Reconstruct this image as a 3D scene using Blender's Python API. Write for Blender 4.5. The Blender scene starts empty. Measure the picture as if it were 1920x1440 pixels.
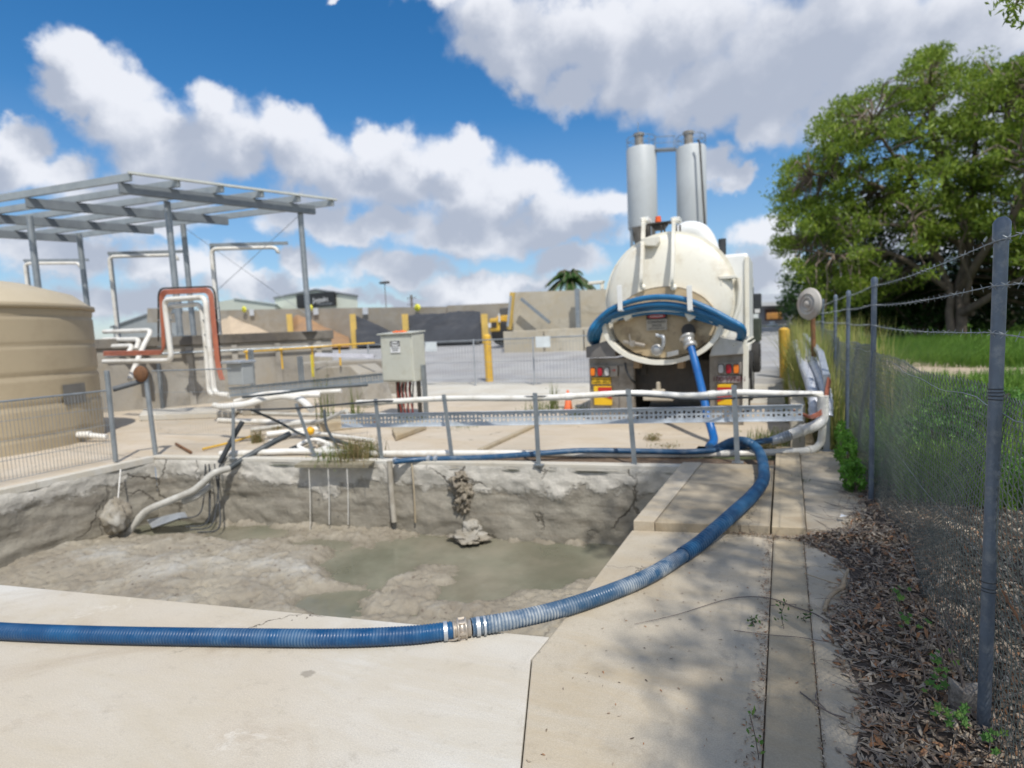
import bpy, math, random
import numpy as np
from mathutils import Vector, Matrix, noise
random.seed(7); rng = np.random.default_rng(7)
S = bpy.context.scene; COL = S.collection
# ---------------- camera ----------------
F = 1050.0                                   # focal length in pixels of a 1920 px wide frame
up = np.array([-500, 11100, 1050.]); up /= np.linalg.norm(up)
fw = np.array([509, 122, -1050.]); fw -= up * fw.dot(up); fw /= np.linalg.norm(fw)
R = np.array([np.cross(fw, up), fw, up])      # camera axes -> world
CAM = np.array([0, 0, 1.6])
cam = bpy.data.cameras.new('camera'); co = bpy.data.objects.new('camera', cam); COL.objects.link(co)
M4 = Matrix.Identity(4)
for i in range(3):
    for j in range(3): M4[i][j] = R[i][j]
    M4[i][3] = CAM[i]
co.matrix_world = M4
cam.sensor_width = 36; cam.lens = 36 * F / 1920; cam.clip_end = 6000; cam.clip_start = 0.05
cam.dof.use_dof = True; cam.dof.focus_distance = 2.15; cam.dof.aperture_fstop = 1.8
S.camera = co
def ray(u, v): return R @ np.array([u - 960, 720 - v, -F])
def Pz(u, v, z=0.):
    r = ray(u, v); return CAM + r * ((z - 1.6) / r[2])
def Py(u, v, y):
    r = ray(u, v); return CAM + r * (y / r[1])
def Px(u, v, x):
    r = ray(u, v); return CAM + r * (x / r[0])
def azel(u, v):
    r = ray(u, v); r = r / np.linalg.norm(r); return math.atan2(r[0], r[1]), math.asin(r[2])
# ---------------- render / light ----------------
S.render.engine = 'CYCLES'
S.view_settings.view_transform = 'Standard'; S.view_settings.look = 'None'
S.view_settings.exposure = -0.08; S.view_settings.gamma = 1
SUN_EL = math.radians(56); SUN_AZ = math.radians(136)       # compass azimuth from +Y towards +X
sd = np.array([math.sin(SUN_AZ) * math.cos(SUN_EL), math.cos(SUN_AZ) * math.cos(SUN_EL), math.sin(SUN_EL)])
sl = bpy.data.lights.new('sun', 'SUN'); sl.energy = 4.4; sl.angle = math.radians(0.5); sl.color = (1, .955, .88)
so = bpy.data.objects.new('sun', sl); COL.objects.link(so)
so.rotation_euler = Vector(sd).to_track_quat('Z', 'Y').to_euler()
W = bpy.data.worlds.new("World"); S.world = W; W.use_nodes = True
nt = W.node_tree; nt.nodes.clear(); N = nt.nodes; L = nt.links
def nd(tree, t, **k):
    n = tree.nodes.new(t)
    for a, b in k.items(): setattr(n, a, b)
    return n
def setin(tree, n, i, v):
    if v is None: return
    if hasattr(v, 'is_output') or isinstance(v, bpy.types.NodeSocket): tree.links.new(v, n.inputs[i])
    else: n.inputs[i].default_value = v
def math_(tree, op, a, b=None, c=None, clamp=False):
    n = nd(tree, 'ShaderNodeMath', operation=op, use_clamp=clamp)
    for i, v in enumerate((a, b, c)): setin(tree, n, i, v)
    return n.outputs[0]
def vmath(tree, op, a, b=None, out=0):
    n = nd(tree, 'ShaderNodeVectorMath', operation=op)
    setin(tree, n, 0, a); setin(tree, n, 1, b)
    return n.outputs[out]
def mixc(tree, f, a, b, mode='MIX'):
    n = nd(tree, 'ShaderNodeMix', data_type='RGBA', blend_type=mode)
    setin(tree, n, 0, f); setin(tree, n, 6, a); setin(tree, n, 7, b)
    return n.outputs[2]
def mrange(tree, v, a, b, c=0., d=1., smooth=False):
    n = nd(tree, 'ShaderNodeMapRange', interpolation_type='SMOOTHSTEP' if smooth else 'LINEAR')
    setin(tree, n, 0, v); n.inputs[1].default_value = a; n.inputs[2].default_value = b
    n.inputs[3].default_value = c; n.inputs[4].default_value = d
    return n.outputs[0]
def noise_(tree, vec, scale, detail=4, rough=.55, out=0, dist=0.):
    n = nd(tree, 'ShaderNodeTexNoise'); tree.links.new(vec, n.inputs['Vector'])
    n.inputs['Scale'].default_value = scale; n.inputs['Detail'].default_value = detail
    n.inputs['Roughness'].default_value = rough; n.inputs['Distortion'].default_value = dist
    return n.outputs[out]
sky = nd(nt, 'ShaderNodeTexSky', sky_type='NISHITA', sun_disc=False)
sky.sun_elevation = SUN_EL; sky.sun_rotation = SUN_AZ; sky.air_density = 1.0; sky.dust_density = 0.3; sky.ozone_density = 2.5
tc = nd(nt, 'ShaderNodeTexCoord'); dirv = vmath(nt, 'NORMALIZE', tc.outputs['Generated'])
sep = nd(nt, 'ShaderNodeSeparateXYZ'); L.new(dirv, sep.inputs[0])
az = math_(nt, 'ARCTAN2', sep.outputs[0], sep.outputs[1]); el = math_(nt, 'ARCSINE', sep.outputs[2])
CL = [(110,120,62,52),(150,105,80,60),(130,190,70,60),(200,170,95,80),(260,240,120,85),(330,300,150,80),(410,200,80,60),(430,270,110,90),
 (540,250,80,60),(600,310,130,80),(720,270,75,50),(760,330,130,85),(860,290,70,50),(900,360,130,80),(1000,350,90,50),(1050,400,110,60),(1140,390,60,45),
 (40,270,80,50),(40,330,110,70),(130,340,90,50),(240,400,170,55),(560,400,130,45),(700,420,150,40),(880,440,190,50),(1060,440,130,40),
 (130,470,180,60),(60,560,150,60),(330,500,160,55),(230,570,160,50),(460,540,130,40),(560,500,60,40),(760,510,130,42),(900,540,170,35),(1060,500,90,35),(640,570,120,28),(820,575,200,20),
 (830,-10,80,55),(930,50,120,85),(990,110,90,70),(1060,160,70,70),(1100,60,160,120),(1200,130,140,110),(1330,180,150,110),(1280,40,200,120),(1420,240,90,60),(1450,120,180,160),
 (1600,60,220,160),(1620,190,150,80),(1800,60,240,150),(1920,200,200,150),(2150,100,300,200),(1340,320,48,35),(1380,335,30,25),(1440,450,70,45),(1420,510,100,45),(1370,560,60,25),(1530,560,120,40),
 (620,2,16,14),(1700,420,200,90),(2000,500,200,100)]
nzc = nd(nt, 'ShaderNodeTexNoise'); L.new(dirv, nzc.inputs['Vector']); nzc.inputs['Scale'].default_value = 9; nzc.inputs['Detail'].default_value = 6; nzc.inputs['Roughness'].default_value = .62
woff = vmath(nt, 'SUBTRACT', nzc.outputs['Color'], (.5, .5, .5)); woff = vmath(nt, 'MULTIPLY', woff, (.12, .12, 0))
fine = noise_(nt, dirv, 11, 9, .62)
billow = nd(nt, 'ShaderNodeTexVoronoi', feature='SMOOTH_F1'); bw = vmath(nt, 'ADD', dirv, vmath(nt, 'MULTIPLY', nzc.outputs['Color'], (.06, .06, .06)))
L.new(bw, billow.inputs['Vector']); billow.inputs['Scale'].default_value = 22; billow.inputs['Smoothness'].default_value = .6
def cloud_field(dx, dy):
    cx = nd(nt, 'ShaderNodeCombineXYZ'); L.new(math_(nt, 'ADD', az, dx), cx.inputs[0]); L.new(math_(nt, 'ADD', el, dy), cx.inputs[1])
    p = vmath(nt, 'ADD', cx.outputs[0], woff); cur = None
    for (u, v, rx, ry) in CL:
        a, e = azel(u, v); a1, e1 = azel(u + 10, v); k = math.hypot((a1 - a), (e1 - e)) / 10
        a2, e2 = azel(u, v + 10); k2 = math.hypot(a2 - a, e2 - e) / 10
        d = vmath(nt, 'SUBTRACT', p, (a, e, 0)); d = vmath(nt, 'MULTIPLY', d, (1 / (rx * k), 1 / (ry * k2), 0))
        l = vmath(nt, 'LENGTH', d, out=1)
        g = math_(nt, 'SUBTRACT', 1.0, l)
        if cur is None: cur = g
        else:
            n = nd(nt, 'ShaderNodeMath', operation='SMOOTH_MAX'); L.new(cur, n.inputs[0]); L.new(g, n.inputs[1]); n.inputs[2].default_value = .25; cur = n.outputs[0]
    return cur
f0 = cloud_field(0, 0); f1 = cloud_field(.035, .05)
det = math_(nt, 'MULTIPLY', math_(nt, 'SUBTRACT', fine, .5), .9)
bil = math_(nt, 'MULTIPLY', math_(nt, 'SUBTRACT', .35, billow.outputs['Distance']), .45)
dens = math_(nt, 'ADD', math_(nt, 'ADD', f0, det), bil)
mask = mrange(nt, dens, -.12, .40, smooth=True)
away = math_(nt, 'MAXIMUM', math_(nt, 'MAXIMUM', mrange(nt, az, .45, .75), mrange(nt, az, -1.35, -1.65)), mrange(nt, el, .80, 1.0))   # broken cloud added outside the view to lift the neutral ambient light
mask = math_(nt, 'MAXIMUM', mask, math_(nt, 'MULTIPLY', away, mrange(nt, noise_(nt, dirv, 1.8, 8, .6), .42, .56, smooth=True)))
thick = math_(nt, 'ADD', f1, math_(nt, 'MULTIPLY', det, .7))
soft = noise_(nt, dirv, 5, 6, .6)
lit = mrange(nt, math_(nt, 'ADD', math_(nt, 'SUBTRACT', thick, math_(nt, 'MULTIPLY', bil, .8)), math_(nt, 'MULTIPLY', math_(nt, 'SUBTRACT', soft, .5), 1.1)), -.15, .75, 1, 0, smooth=True)
ccol = mixc(nt, lit, (4.9, 5.4, 6.5, 1), (9.4, 9.6, 10.2, 1))
hs = nd(nt, 'ShaderNodeHueSaturation'); L.new(sky.outputs[0], hs.inputs['Color']); hs.inputs['Saturation'].default_value = 1.36; hs.inputs['Value'].default_value = 1.42
hz = mrange(nt, el, 0.0, .35, .55, 0.0)
skyc = mixc(nt, hz, hs.outputs[0], (3.6, 5.0, 7.4, 1))
fin = mixc(nt, math_(nt, 'MULTIPLY', mask, .95), skyc, ccol)
bg = nd(nt, 'ShaderNodeBackground'); L.new(fin, bg.inputs[0]); bg.inputs[1].default_value = .10
wo = nd(nt, 'ShaderNodeOutputWorld'); L.new(bg.outputs[0], wo.inputs[0])
# ---------------- materials ----------------
MATS = {}
def c4(c): return (c[0], c[1], c[2], 1)
def mat(name, c1, c2=None, scale=3., rough=.7, metal=0., bump=0., bscale=40., dirt=None, dscale=1.5, damt=.5, spec=.5, trans=0.):
    if name in MATS: return MATS[name]
    m = bpy.data.materials.new(name); m.use_nodes = True; t = m.node_tree
    b = t.nodes['Principled BSDF']; g = nd(t, 'ShaderNodeNewGeometry').outputs['Position']
    b.inputs['Roughness'].default_value = rough; b.inputs['Metallic'].default_value = metal; b.inputs['Specular IOR Level'].default_value = spec
    if c2 is None: c2 = tuple(x * .82 for x in c1)
    f = mrange(t, noise_(t, g, scale, 6, .6), .35, .65)
    col = mixc(t, f, c4(c1), c4(c2))
    if dirt:
        n2 = mrange(t, noise_(t, g, dscale, 9, .72), .5, .68, 0, damt)
        col = mixc(t, n2, col, c4(dirt))
    t.links.new(col, b.inputs['Base Color'])
    rn = mrange(t, noise_(t, g, scale * 3, 4), .3, .7, max(0, rough - .1), min(1, rough + .1)); t.links.new(rn, b.inputs['Roughness'])
    if bump:
        bn = nd(t, 'ShaderNodeBump'); bn.inputs['Strength'].default_value = bump; bn.inputs['Distance'].default_value = .01
        t.links.new(noise_(t, g, bscale, 6, .65), bn.inputs['Height']); t.links.new(bn.outputs[0], b.inputs['Normal'])
    MATS[name] = m; return m
def island(name, cols, rough=.6, trans=0., spec=.3):
    if name in MATS: return MATS[name]
    m = bpy.data.materials.new(name); m.use_nodes = True; t = m.node_tree; b = t.nodes['Principled BSDF']
    r = nd(t, 'ShaderNodeNewGeometry').outputs['Random Per Island']; cr = nd(t, 'ShaderNodeValToRGB'); t.links.new(r, cr.inputs[0])
    e = cr.color_ramp.elements; n = len(cols)
    e[0].position = 0; e[0].color = c4(cols[0]); e[1].position = 1; e[1].color = c4(cols[-1])
    for i in range(1, n - 1):
        q = e.new(i / (n - 1)); q.color = c4(cols[i])
    t.links.new(cr.outputs[0], b.inputs['Base Color']); b.inputs['Roughness'].default_value = rough; b.inputs['Specular IOR Level'].default_value = spec
    if trans:
        tr = nd(t, 'ShaderNodeBsdfTranslucent'); t.links.new(cr.outputs[0], tr.inputs[0]); mx = nd(t, 'ShaderNodeMixShader'); mx.inputs[0].default_value = trans
        t.links.new(b.outputs[0], mx.inputs[1]); t.links.new(tr.outputs[0], mx.inputs[2]); t.links.new(mx.outputs[0], t.nodes['Material Output'].inputs[0])
    MATS[name] = m; return m
def concrete(name, c1, c2, stain=(.12, .10, .07), samt=.5, crack=True, sscale=.9, rough=.85, joint=None):
    m = bpy.data.materials.new(name); m.use_nodes = True; t = m.node_tree; b = t.nodes['Principled BSDF']
    g = nd(t, 'ShaderNodeNewGeometry').outputs['Position']
    col = mixc(t, mrange(t, noise_(t, g, .55, 4, .5, dist=.6), .38, .62), c4(c1), c4(c2))
    col = mixc(t, mrange(t, noise_(t, g, sscale, 10, .72, dist=1.2), .54, .76, 0, samt), col, c4(stain))
    col = mixc(t, mrange(t, noise_(t, g, 9, 8, .75), .56, .72, 0, .45), col, c4(tuple(x * .55 for x in c2)))
    sp = mrange(t, noise_(t, g, 160, 3, .6), .35, .7, .88, 1.08); n = nd(t, 'ShaderNodeCombineColor')
    for i in range(3): t.links.new(sp, n.inputs[i])
    col = mixc(t, 1.0, col, n.outputs[0], 'MULTIPLY')
    sm = noise_(t, vmath(t, 'MULTIPLY', g, (.7, 2.6, 1)), 1.1, 7, .7, dist=.8); col = mixc(t, mrange(t, sm, .45, .68, 0, .7), col, c4(tuple(x*.80*k for x, k in zip(c1, (1.02, .93, .78)))))
    vb = nd(t, 'ShaderNodeTexVoronoi'); t.links.new(vmath(t, 'MULTIPLY', vmath(t, 'ADD', g, vmath(t, 'MULTIPLY', noise_(t, g, 9, 4, out=1), (.12,.12,.12))), (1, 1.9, 1)), vb.inputs['Vector']); vb.inputs['Scale'].default_value = 1.5
    bl = math_(t, 'MULTIPLY', mrange(t, vb.outputs['Distance'], .085, .055), mrange(t, noise_(t, g, .9, 2), .44, .5)); col = mixc(t, math_(t, 'MULTIPLY', bl, .65), col, c4(tuple(x*.45 for x in c2)))
    wb = mrange(t, noise_(t, g, 2.3, 10, .8, dist=.5), .60, .68, 0, .45); col = mixc(t, wb, col, c4(tuple(min(.8, x*1.25) for x in c1)))
    # small dark scuffs
    v = nd(t, 'ShaderNodeTexVoronoi'); t.links.new(g, v.inputs['Vector']); v.inputs['Scale'].default_value = 3.1
    sc = mrange(t, v.outputs['Distance'], .035, .02); sc = math_(t, 'MULTIPLY', sc, mrange(t, noise_(t, g, 1.7, 2), .5, .56))
    col = mixc(t, math_(t, 'MULTIPLY', sc, .7), col, c4(tuple(x * .3 for x in c2)))
    if crack:
        w = vmath(t, 'ADD', g, vmath(t, 'MULTIPLY', noise_(t, g, 2.2, 5, .6, out=1), (.7, .7, .7)))
        v2 = nd(t, 'ShaderNodeTexVoronoi', feature='DISTANCE_TO_EDGE'); t.links.new(w, v2.inputs['Vector']); v2.inputs['Scale'].default_value = .42
        ck = mrange(t, v2.outputs['Distance'], .0012, .0035, 1, 0); ck = math_(t, 'MULTIPLY', ck, mrange(t, noise_(t, g, .8, 2), .5, .58))
        col = mixc(t, math_(t, 'MULTIPLY', ck, .75), col, (.05, .04, .03, 1))
    t.links.new(col, b.inputs['Base Color']); b.inputs['Roughness'].default_value = rough; b.inputs['Specular IOR Level'].default_value = .25
    bn = nd(t, 'ShaderNodeBump'); bn.inputs['Strength'].default_value = .35; bn.inputs['Distance'].default_value = .006
    t.links.new(math_(t, 'ADD', noise_(t, g, 70, 6, .7), math_(t, 'MULTIPLY', noise_(t, g, 5, 3), 3.)), bn.inputs['Height']); t.links.new(bn.outputs[0], b.inputs['Normal'])
    MATS[name] = m; return m
# ---------------- mesh builder ----------------
ORIG = {}
def V(*a): return np.array(a, float)
class MB:
    def __init__(s): s.v = []; s.f = []; s.m = []; s.k = 0
    def add(s, vs, fs, smooth=False):
        o = len(s.v); s.v += [tuple(map(float, p)) for p in vs]; s.f += [tuple(i + o for i in q) for q in fs]; s.m += [(s.k, smooth)] * len(fs); return s
    def mi(s, k): s.k = k; return s
    def box(s, x0, x1, y0, y1, z0, z1):
        return s.add([(x0,y0,z0),(x1,y0,z0),(x1,y1,z0),(x0,y1,z0),(x0,y0,z1),(x1,y0,z1),(x1,y1,z1),(x0,y1,z1)],
                     [(0,3,2,1),(4,5,6,7),(0,1,5,4),(1,2,6,5),(2,3,7,6),(3,0,4,7)])
    def ob(s, c, a, b, d):
        c, a, b, d = map(np.array, (c, a, b, d)); P = [c + i*a + j*b + k*d for k in (-1,1) for j in (-1,1) for i in (-1,1)]
        return s.add(P, [(0,2,3,1),(4,5,7,6),(0,1,5,4),(2,6,7,3),(0,4,6,2),(1,3,7,5)])
    def bar(s, p, q, w, h, upv=(0,0,1)):
        p, q = np.array(p, float), np.array(q, float); d = q - p; l = np.linalg.norm(d); d = d / l
        a = np.cross(d, upv)
        if np.linalg.norm(a) < 1e-4: a = np.cross(d, (1, 0, 0))
        a /= np.linalg.norm(a); b = np.cross(a, d)
        return s.ob((p + q) / 2, a * w / 2, d * l / 2, b * h / 2)
    def tube(s, pts, r, n=10, cap=True, smooth=True):
        P = [np.array(p, float) for p in pts]; m = len(P); rs = r if hasattr(r, '__len__') else [r] * m
        T = [P[min(i+1, m-1)] - P[max(i-1, 0)] for i in range(m)]; T = [t / (np.linalg.norm(t) + 1e-12) for t in T]
        a = np.cross(T[0], (0, 0, 1.));
        if np.linalg.norm(a) < .05: a = np.cross(T[0], (1., 0, 0))
        a /= np.linalg.norm(a); vs = []
        for i in range(m):
            a = a - T[i] * a.dot(T[i]); a /= np.linalg.norm(a) + 1e-12; b = np.cross(T[i], a)
            for k in range(n):
                t = 2 * math.pi * k / n; vs.append(P[i] + rs[i] * (math.cos(t) * a + math.sin(t) * b))
        fs = [(i*n+k, i*n+(k+1) % n, (i+1)*n+(k+1) % n, (i+1)*n+k) for i in range(m-1) for k in range(n)]
        s.add(vs, fs, smooth)
        if cap: s.add(vs[:n], [tuple(range(n))[::-1]]); s.add(vs[-n:], [tuple(range(n))])
        return s
    def cyl(s, p, q, r, n=16, r2=None): return s.tube([p, q], [r, r if r2 is None else r2], n)
    def lathe(s, prof, c, axis=(0,0,1), n=32, smooth=True, a0=0, a1=2*math.pi, ref=None):
        ax = np.array(axis, float); ax /= np.linalg.norm(ax); c = np.array(c, float)
        a = np.cross(ax, (0, 0, 1.)) if ref is None else np.array(ref, float)
        if np.linalg.norm(a) < .05: a = np.array((1., 0, 0))
        a /= np.linalg.norm(a); b = np.cross(ax, a); full = abs(a1 - a0 - 2*math.pi) < 1e-6; nn = n if full else n + 1; vs = []
        for r, h in prof:
            for k in range(nn):
                t = a0 + (a1 - a0) * k / n; vs.append(c + ax*h + r*(math.cos(t)*a + math.sin(t)*b))
        fs = [(i*nn+k, i*nn+(k+1) % nn, (i+1)*nn+(k+1) % nn, (i+1)*nn+k) for i in range(len(prof)-1) for k in range(n)]
        return s.add(vs, fs, smooth)
    def prism(s, poly, vec):
        poly = [np.array(p, float) for p in poly]; n = len(poly); vec = np.array(vec, float)
        return s.add(poly + [p + vec for p in poly], [tuple(range(n))[::-1], tuple(range(n, 2*n))] + [(i, (i+1) % n, n+(i+1) % n, n+i) for i in range(n)])
    def build(s, name, mats, parent=None, bevel=0., local=False, recalc=True):
        me = bpy.data.meshes.new(name); o = bpy.data.objects.new(name, me); COL.objects.link(o)
        off = V(0,0,0)
        if parent is not None:
            r = parent
            while r.parent: r = r.parent
            off = ORIG.get(r.name, V(0,0,0))
        vs = s.v if local else [(a-off[0], b-off[1], c-off[2]) for a, b, c in s.v]
        me.from_pydata(vs, [], s.f)
        for mm in (mats if isinstance(mats, (list, tuple)) else [mats]): me.materials.append(mm)
        me.polygons.foreach_set('material_index', [a for a, _ in s.m]); me.polygons.foreach_set('use_smooth', [b for _, b in s.m])
        if recalc and len(s.f) < 60000:
            import bmesh
            bm = bmesh.new(); bm.from_mesh(me); bmesh.ops.recalc_face_normals(bm, faces=bm.faces); bm.to_mesh(me); bm.free()
        if bevel:
            md = o.modifiers.new('bevel', 'BEVEL'); md.width = bevel; md.segments = 2; md.limit_method = 'ANGLE'; md.angle_limit = .6
        if parent is not None: o.parent = parent
        return o
def tag(o, label=None, cat=None, group=None, kind=None):
    if label: o['label'] = label
    if cat: o['category'] = cat
    if group: o['group'] = group
    if kind: o['kind'] = kind
    return o
def thing(name, label, cat, loc, group=None):
    o = bpy.data.objects.new(name, None); COL.objects.link(o); o.location = tuple(map(float, loc)); o.empty_display_size = .1
    ORIG[o.name] = V(*loc); return tag(o, label, cat, group)
def one(name, mb, m, label, cat, group=None, kind=None, bevel=0.):
    return tag(mb.build(name, m, bevel=bevel), label, cat, group, kind)
def struct(name, mb, m, label, cat): return tag(mb.build(name, m), label, cat, None, 'structure')
def dup(root, loc, label, rotz=0.):
    r = root.copy(); COL.objects.link(r); r.location = tuple(map(float, loc)); r.rotation_euler = (0, 0, rotz); r['label'] = label
    for ch in list(root.children):
        c = ch.copy(); COL.objects.link(c); c.parent = r
        for g in ch.children:
            d = g.copy(); COL.objects.link(d); d.parent = c
    return r
def text(s_, size, m, parent, origin, xdir, updir, name='lettering', depth=.002, align='CENTER'):
    cu = bpy.data.curves.new(name, 'FONT'); cu.body = s_; cu.size = size; cu.align_x = align; cu.align_y = 'CENTER'; cu.extrude = depth; cu.resolution_u = 3
    t = bpy.data.objects.new(name + '_curve', cu); COL.objects.link(t)
    dg = bpy.context.evaluated_depsgraph_get(); dg.update(); me = bpy.data.meshes.new_from_object(t.evaluated_get(dg))
    bpy.data.objects.remove(t); me.name = name; me.materials.clear(); me.materials.append(m)
    o = bpy.data.objects.new(name, me); COL.objects.link(o)
    x = Vector(xdir).normalized(); u = Vector(updir); u = (u - x*u.dot(x)).normalized(); z = x.cross(u)
    mt = Matrix(((x[0],u[0],z[0],0),(x[1],u[1],z[1],0),(x[2],u[2],z[2],0),(0,0,0,1)))
    r = parent; 
    while r.parent: r = r.parent
    mt.translation = Vector(np.array(origin, float) - ORIG.get(r.name, V(0,0,0))); me.transform(mt); o.parent = parent; return o
def spline(P, n=8):
    P = [np.array(p, float) for p in P]; Q = [2*P[0]-P[1]] + P + [2*P[-1]-P[-2]]; out = []
    for i in range(1, len(Q)-2):
        for k in range(n):
            t = k/n; out.append(.5*((2*Q[i]) + (-Q[i-1]+Q[i+1])*t + (2*Q[i-1]-5*Q[i]+4*Q[i+1]-Q[i+2])*t*t + (-Q[i-1]+3*Q[i]-3*Q[i+1]+Q[i+2])*t**3))
    out.append(P[-1]); return out
def resample(P, step):
    P = np.array(P); d = np.r_[0, np.cumsum(np.linalg.norm(np.diff(P, axis=0), axis=1))]; n = max(2, int(d[-1]/step)); t = np.linspace(0, d[-1], n)
    return np.stack([np.interp(t, d, P[:, i]) for i in range(3)], 1)
def nz(x, y, z=0.): return noise.fractal((x, y, z), .7, 2.1, 5)
# ---------------- shared materials ----------------
m_white_slab = concrete('pale_concrete', (.56,.54,.49), (.50,.445,.36), stain=(.34,.27,.19), samt=.7)
m_tan_slab = concrete('tan_concrete', (.49,.435,.345), (.41,.36,.28), stain=(.24,.18,.12), samt=.5)
m_old_slab = concrete('old_concrete', (.46,.39,.28), (.36,.305,.22), stain=(.18,.135,.09), samt=.7)
m_cream_yard = concrete('cream_yard', (.55,.48,.385), (.47,.41,.325), stain=(.30,.23,.16), samt=.5, sscale=.6)
m_apron = concrete('white_apron', (.60,.58,.52), (.52,.49,.43), stain=(.32,.28,.22), samt=.4)
m_grey_yard = concrete('grey_yard', (.40,.40,.40), (.31,.31,.315), stain=(.46,.43,.38), samt=.5, sscale=.15, crack=False)
m_wall = concrete('stained_wall', (.54,.50,.41), (.45,.41,.33), stain=(.16,.14,.10), samt=.7, sscale=.7, crack=False)
m_pvc = mat('white_pvc', (.74,.73,.69), (.66,.64,.58), 2., .4, dirt=(.35,.30,.22), dscale=4, damt=.45)
m_galv = mat('galvanised', (.34,.37,.39), (.25,.28,.30), 6., .45, .55, bump=.1)
m_galvl = mat('galvanised_bright', (.50,.53,.56), (.40,.43,.46), 8., .42, .5, bump=.1)
m_black = mat('black_rubber', (.025,.03,.035), (.04,.045,.05), 4., .55)
m_dark = mat('dark_steel', (.035,.033,.03), (.06,.05,.04), 4., .7, bump=.2)
m_rust = mat('rust', (.22,.10,.04), (.12,.06,.03), 9., .85, bump=.4)
m_yel = mat('yellow_paint', (.72,.44,.05), (.60,.36,.05), 5., .5, dirt=(.3,.2,.08), dscale=3)
m_orange = mat('orange_conduit', (.45,.15,.085), (.36,.12,.075), 6., .5)
# ---------------- ground ----------------
def gy(y): return min(max((y-9)*.03, 0), 1.08)
def gh(x, y): return gy(y) * min(max(1-(x-.5)/2.5, 0), 1)
PIT = [V(-8.17,1.15,0), V(-1.1,2.57,0), V(-1.0,6.25,0), V(-8.17,4.88,0)]
FL, FR, BR, BL = PIT
g = MB(); h = -.06
O = [(-900,-300,h),(900,-300,h),(900,8.9,h),(-900,8.9,h)]
I = [tuple(p[:2])+(h,) for p in PIT]
g.add(O+I, [(0,1,5,4),(1,2,6,5),(2,3,7,6),(3,0,4,7)])
g.add([(-900,8.9,h),(.3,8.9,h),(.3,45,.95),(-900,45,.95),(.3,2500,.95),(-2500,2500,.95)], [(0,1,2,3),(3,2,4,5)])
xs = [.3,.5,.8,1.2,1.8,2.4,3,6,15,60,300,2500]; ys = [-30,0,3,6,9,12,16,20,25,30,37,45,80,300,2500]
gv = [(x, y, gh(x,y)-.015) for y in ys for x in xs]; nx = len(xs)
g.add(gv, [(j*nx+i, j*nx+i+1, (j+1)*nx+i+1, (j+1)*nx+i) for j in range(len(ys)-1) for i in range(nx-1)])
m_ground = mat('ground_soil', (.075,.095,.035), (.10,.085,.05), 1.1, .95, bump=.5, dirt=(.035,.05,.018), dscale=.6, damt=.7)
struct('ground', g, m_ground, 'flat green and brown ground around the yard and under the trees', 'ground')
def sheet(pts, z0=None): return [(p[0], p[1], (gy(p[1]) if len(p) < 3 else p[2])) for p in pts]
y = MB()
y.add(sheet([(-40,-4),(-14,-4),(-14,0),(-8.27,1.13),(-8.27,4.87),(-40,4.87)]), [(0,1,2,3,4,5)])
y.add(sheet([(-40,4.88),(-8.2,4.88),(-1.0,6.35),(-1.,7.5),(.36,7.5),(.36,9),(-40,9)]), [(0,1,2,3,4,5,6)])
y.add(sheet([(-60,9),(.4,9),(.4,11.2),(-60,13.2)]), [(0,1,2,3)])
struct('yard_slab', y, m_cream_yard, 'cream concrete yard behind the pit and under the truck', 'pavement')
y = MB(); y.add(sheet([(-60,13.2),(.4,11.2),(.4,13.9),(-60,15.6)]), [(0,1,2,3)])
struct('yard_apron', y, m_apron, 'whitish concrete apron strip across the yard', 'pavement')
y = MB(); y.add(sheet([(-60,15.6),(.4,13.9),(.4,45),(-80,45)]), [(0,1,2,3)]); y.add([(-80,45,1.08),(.4,45,1.08),(.4,120,1.09),(-80,120,1.09)], [(0,1,2,3)])
struct('truck_yard', y, m_grey_yard, 'grey concrete vehicle yard behind the tanker', 'road')
y = MB(); y.box(3.6, 6.5, -4, 4, -.01, .004)
yp = [(1.6,15.5),(3.,16.2),(60,12),(60,16),(5.4,19.6),(3.2,26),(2.2,30),(1.5,22)]
y = MB(); y.prism([(a,b,gh(a,b)+.004) for a,b in yp], (0,0,-.03))
struct('gravel_path', y, mat('path_gravel', (.46,.36,.26), (.38,.31,.23), 2, .95, bump=.5, dirt=(.2,.17,.1)), 'pale dirt path running through the grass beyond the chain link fence', 'path')
y = MB(); y.prism([(.86,4.25,.012),(9,5.0,.012),(9,6.2,.012),(.86,5.35,.012)], (0,0,-.05))
struct('footpath_slab', y, m_old_slab, 'shaded concrete footing strip just beyond the chain link fence', 'pavement')
def slab(name, poly, z0, z1, m, label, bev=.006):
    o = tag(MB().prism([(a,b,z1) for a,b in poly], (0,0,z0-z1)).build(name, m, bevel=bev), label, 'pavement', None, 'structure'); return o
slab('front_slab', [(-14,-4),(-.08,-4),(-.08,-.4),(-.87,1.71),(-1.11,2.35),(-1.1,2.57),(-8.17,1.15),(-14,0)], -.16, 0, m_white_slab, 'whitish concrete slab along the near edge of the pit')
slab('middle_slab', [(-.070,-.41),(-.070,4.46),(-1.07,4.23),(-1.096,2.57),(-1.104,2.35),(-.864,1.71)], -.16, .001, m_tan_slab, 'tan concrete slab right of the pit under the blue hose')
slab('kerb_strip', [(-.064,-4),(.130,-4),(.130,4.5),(-.064,4.46)], -.1, .003, m_old_slab, 'narrow worn concrete kerb strip beside the middle slab')
slab('edge_slab', [(.133,-4),(1.0,-4),(1.0,4.6),(.133,4.5)], -.1, -.002, m_tan_slab, 'tan concrete edge slab half covered by dry leaves')
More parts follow.
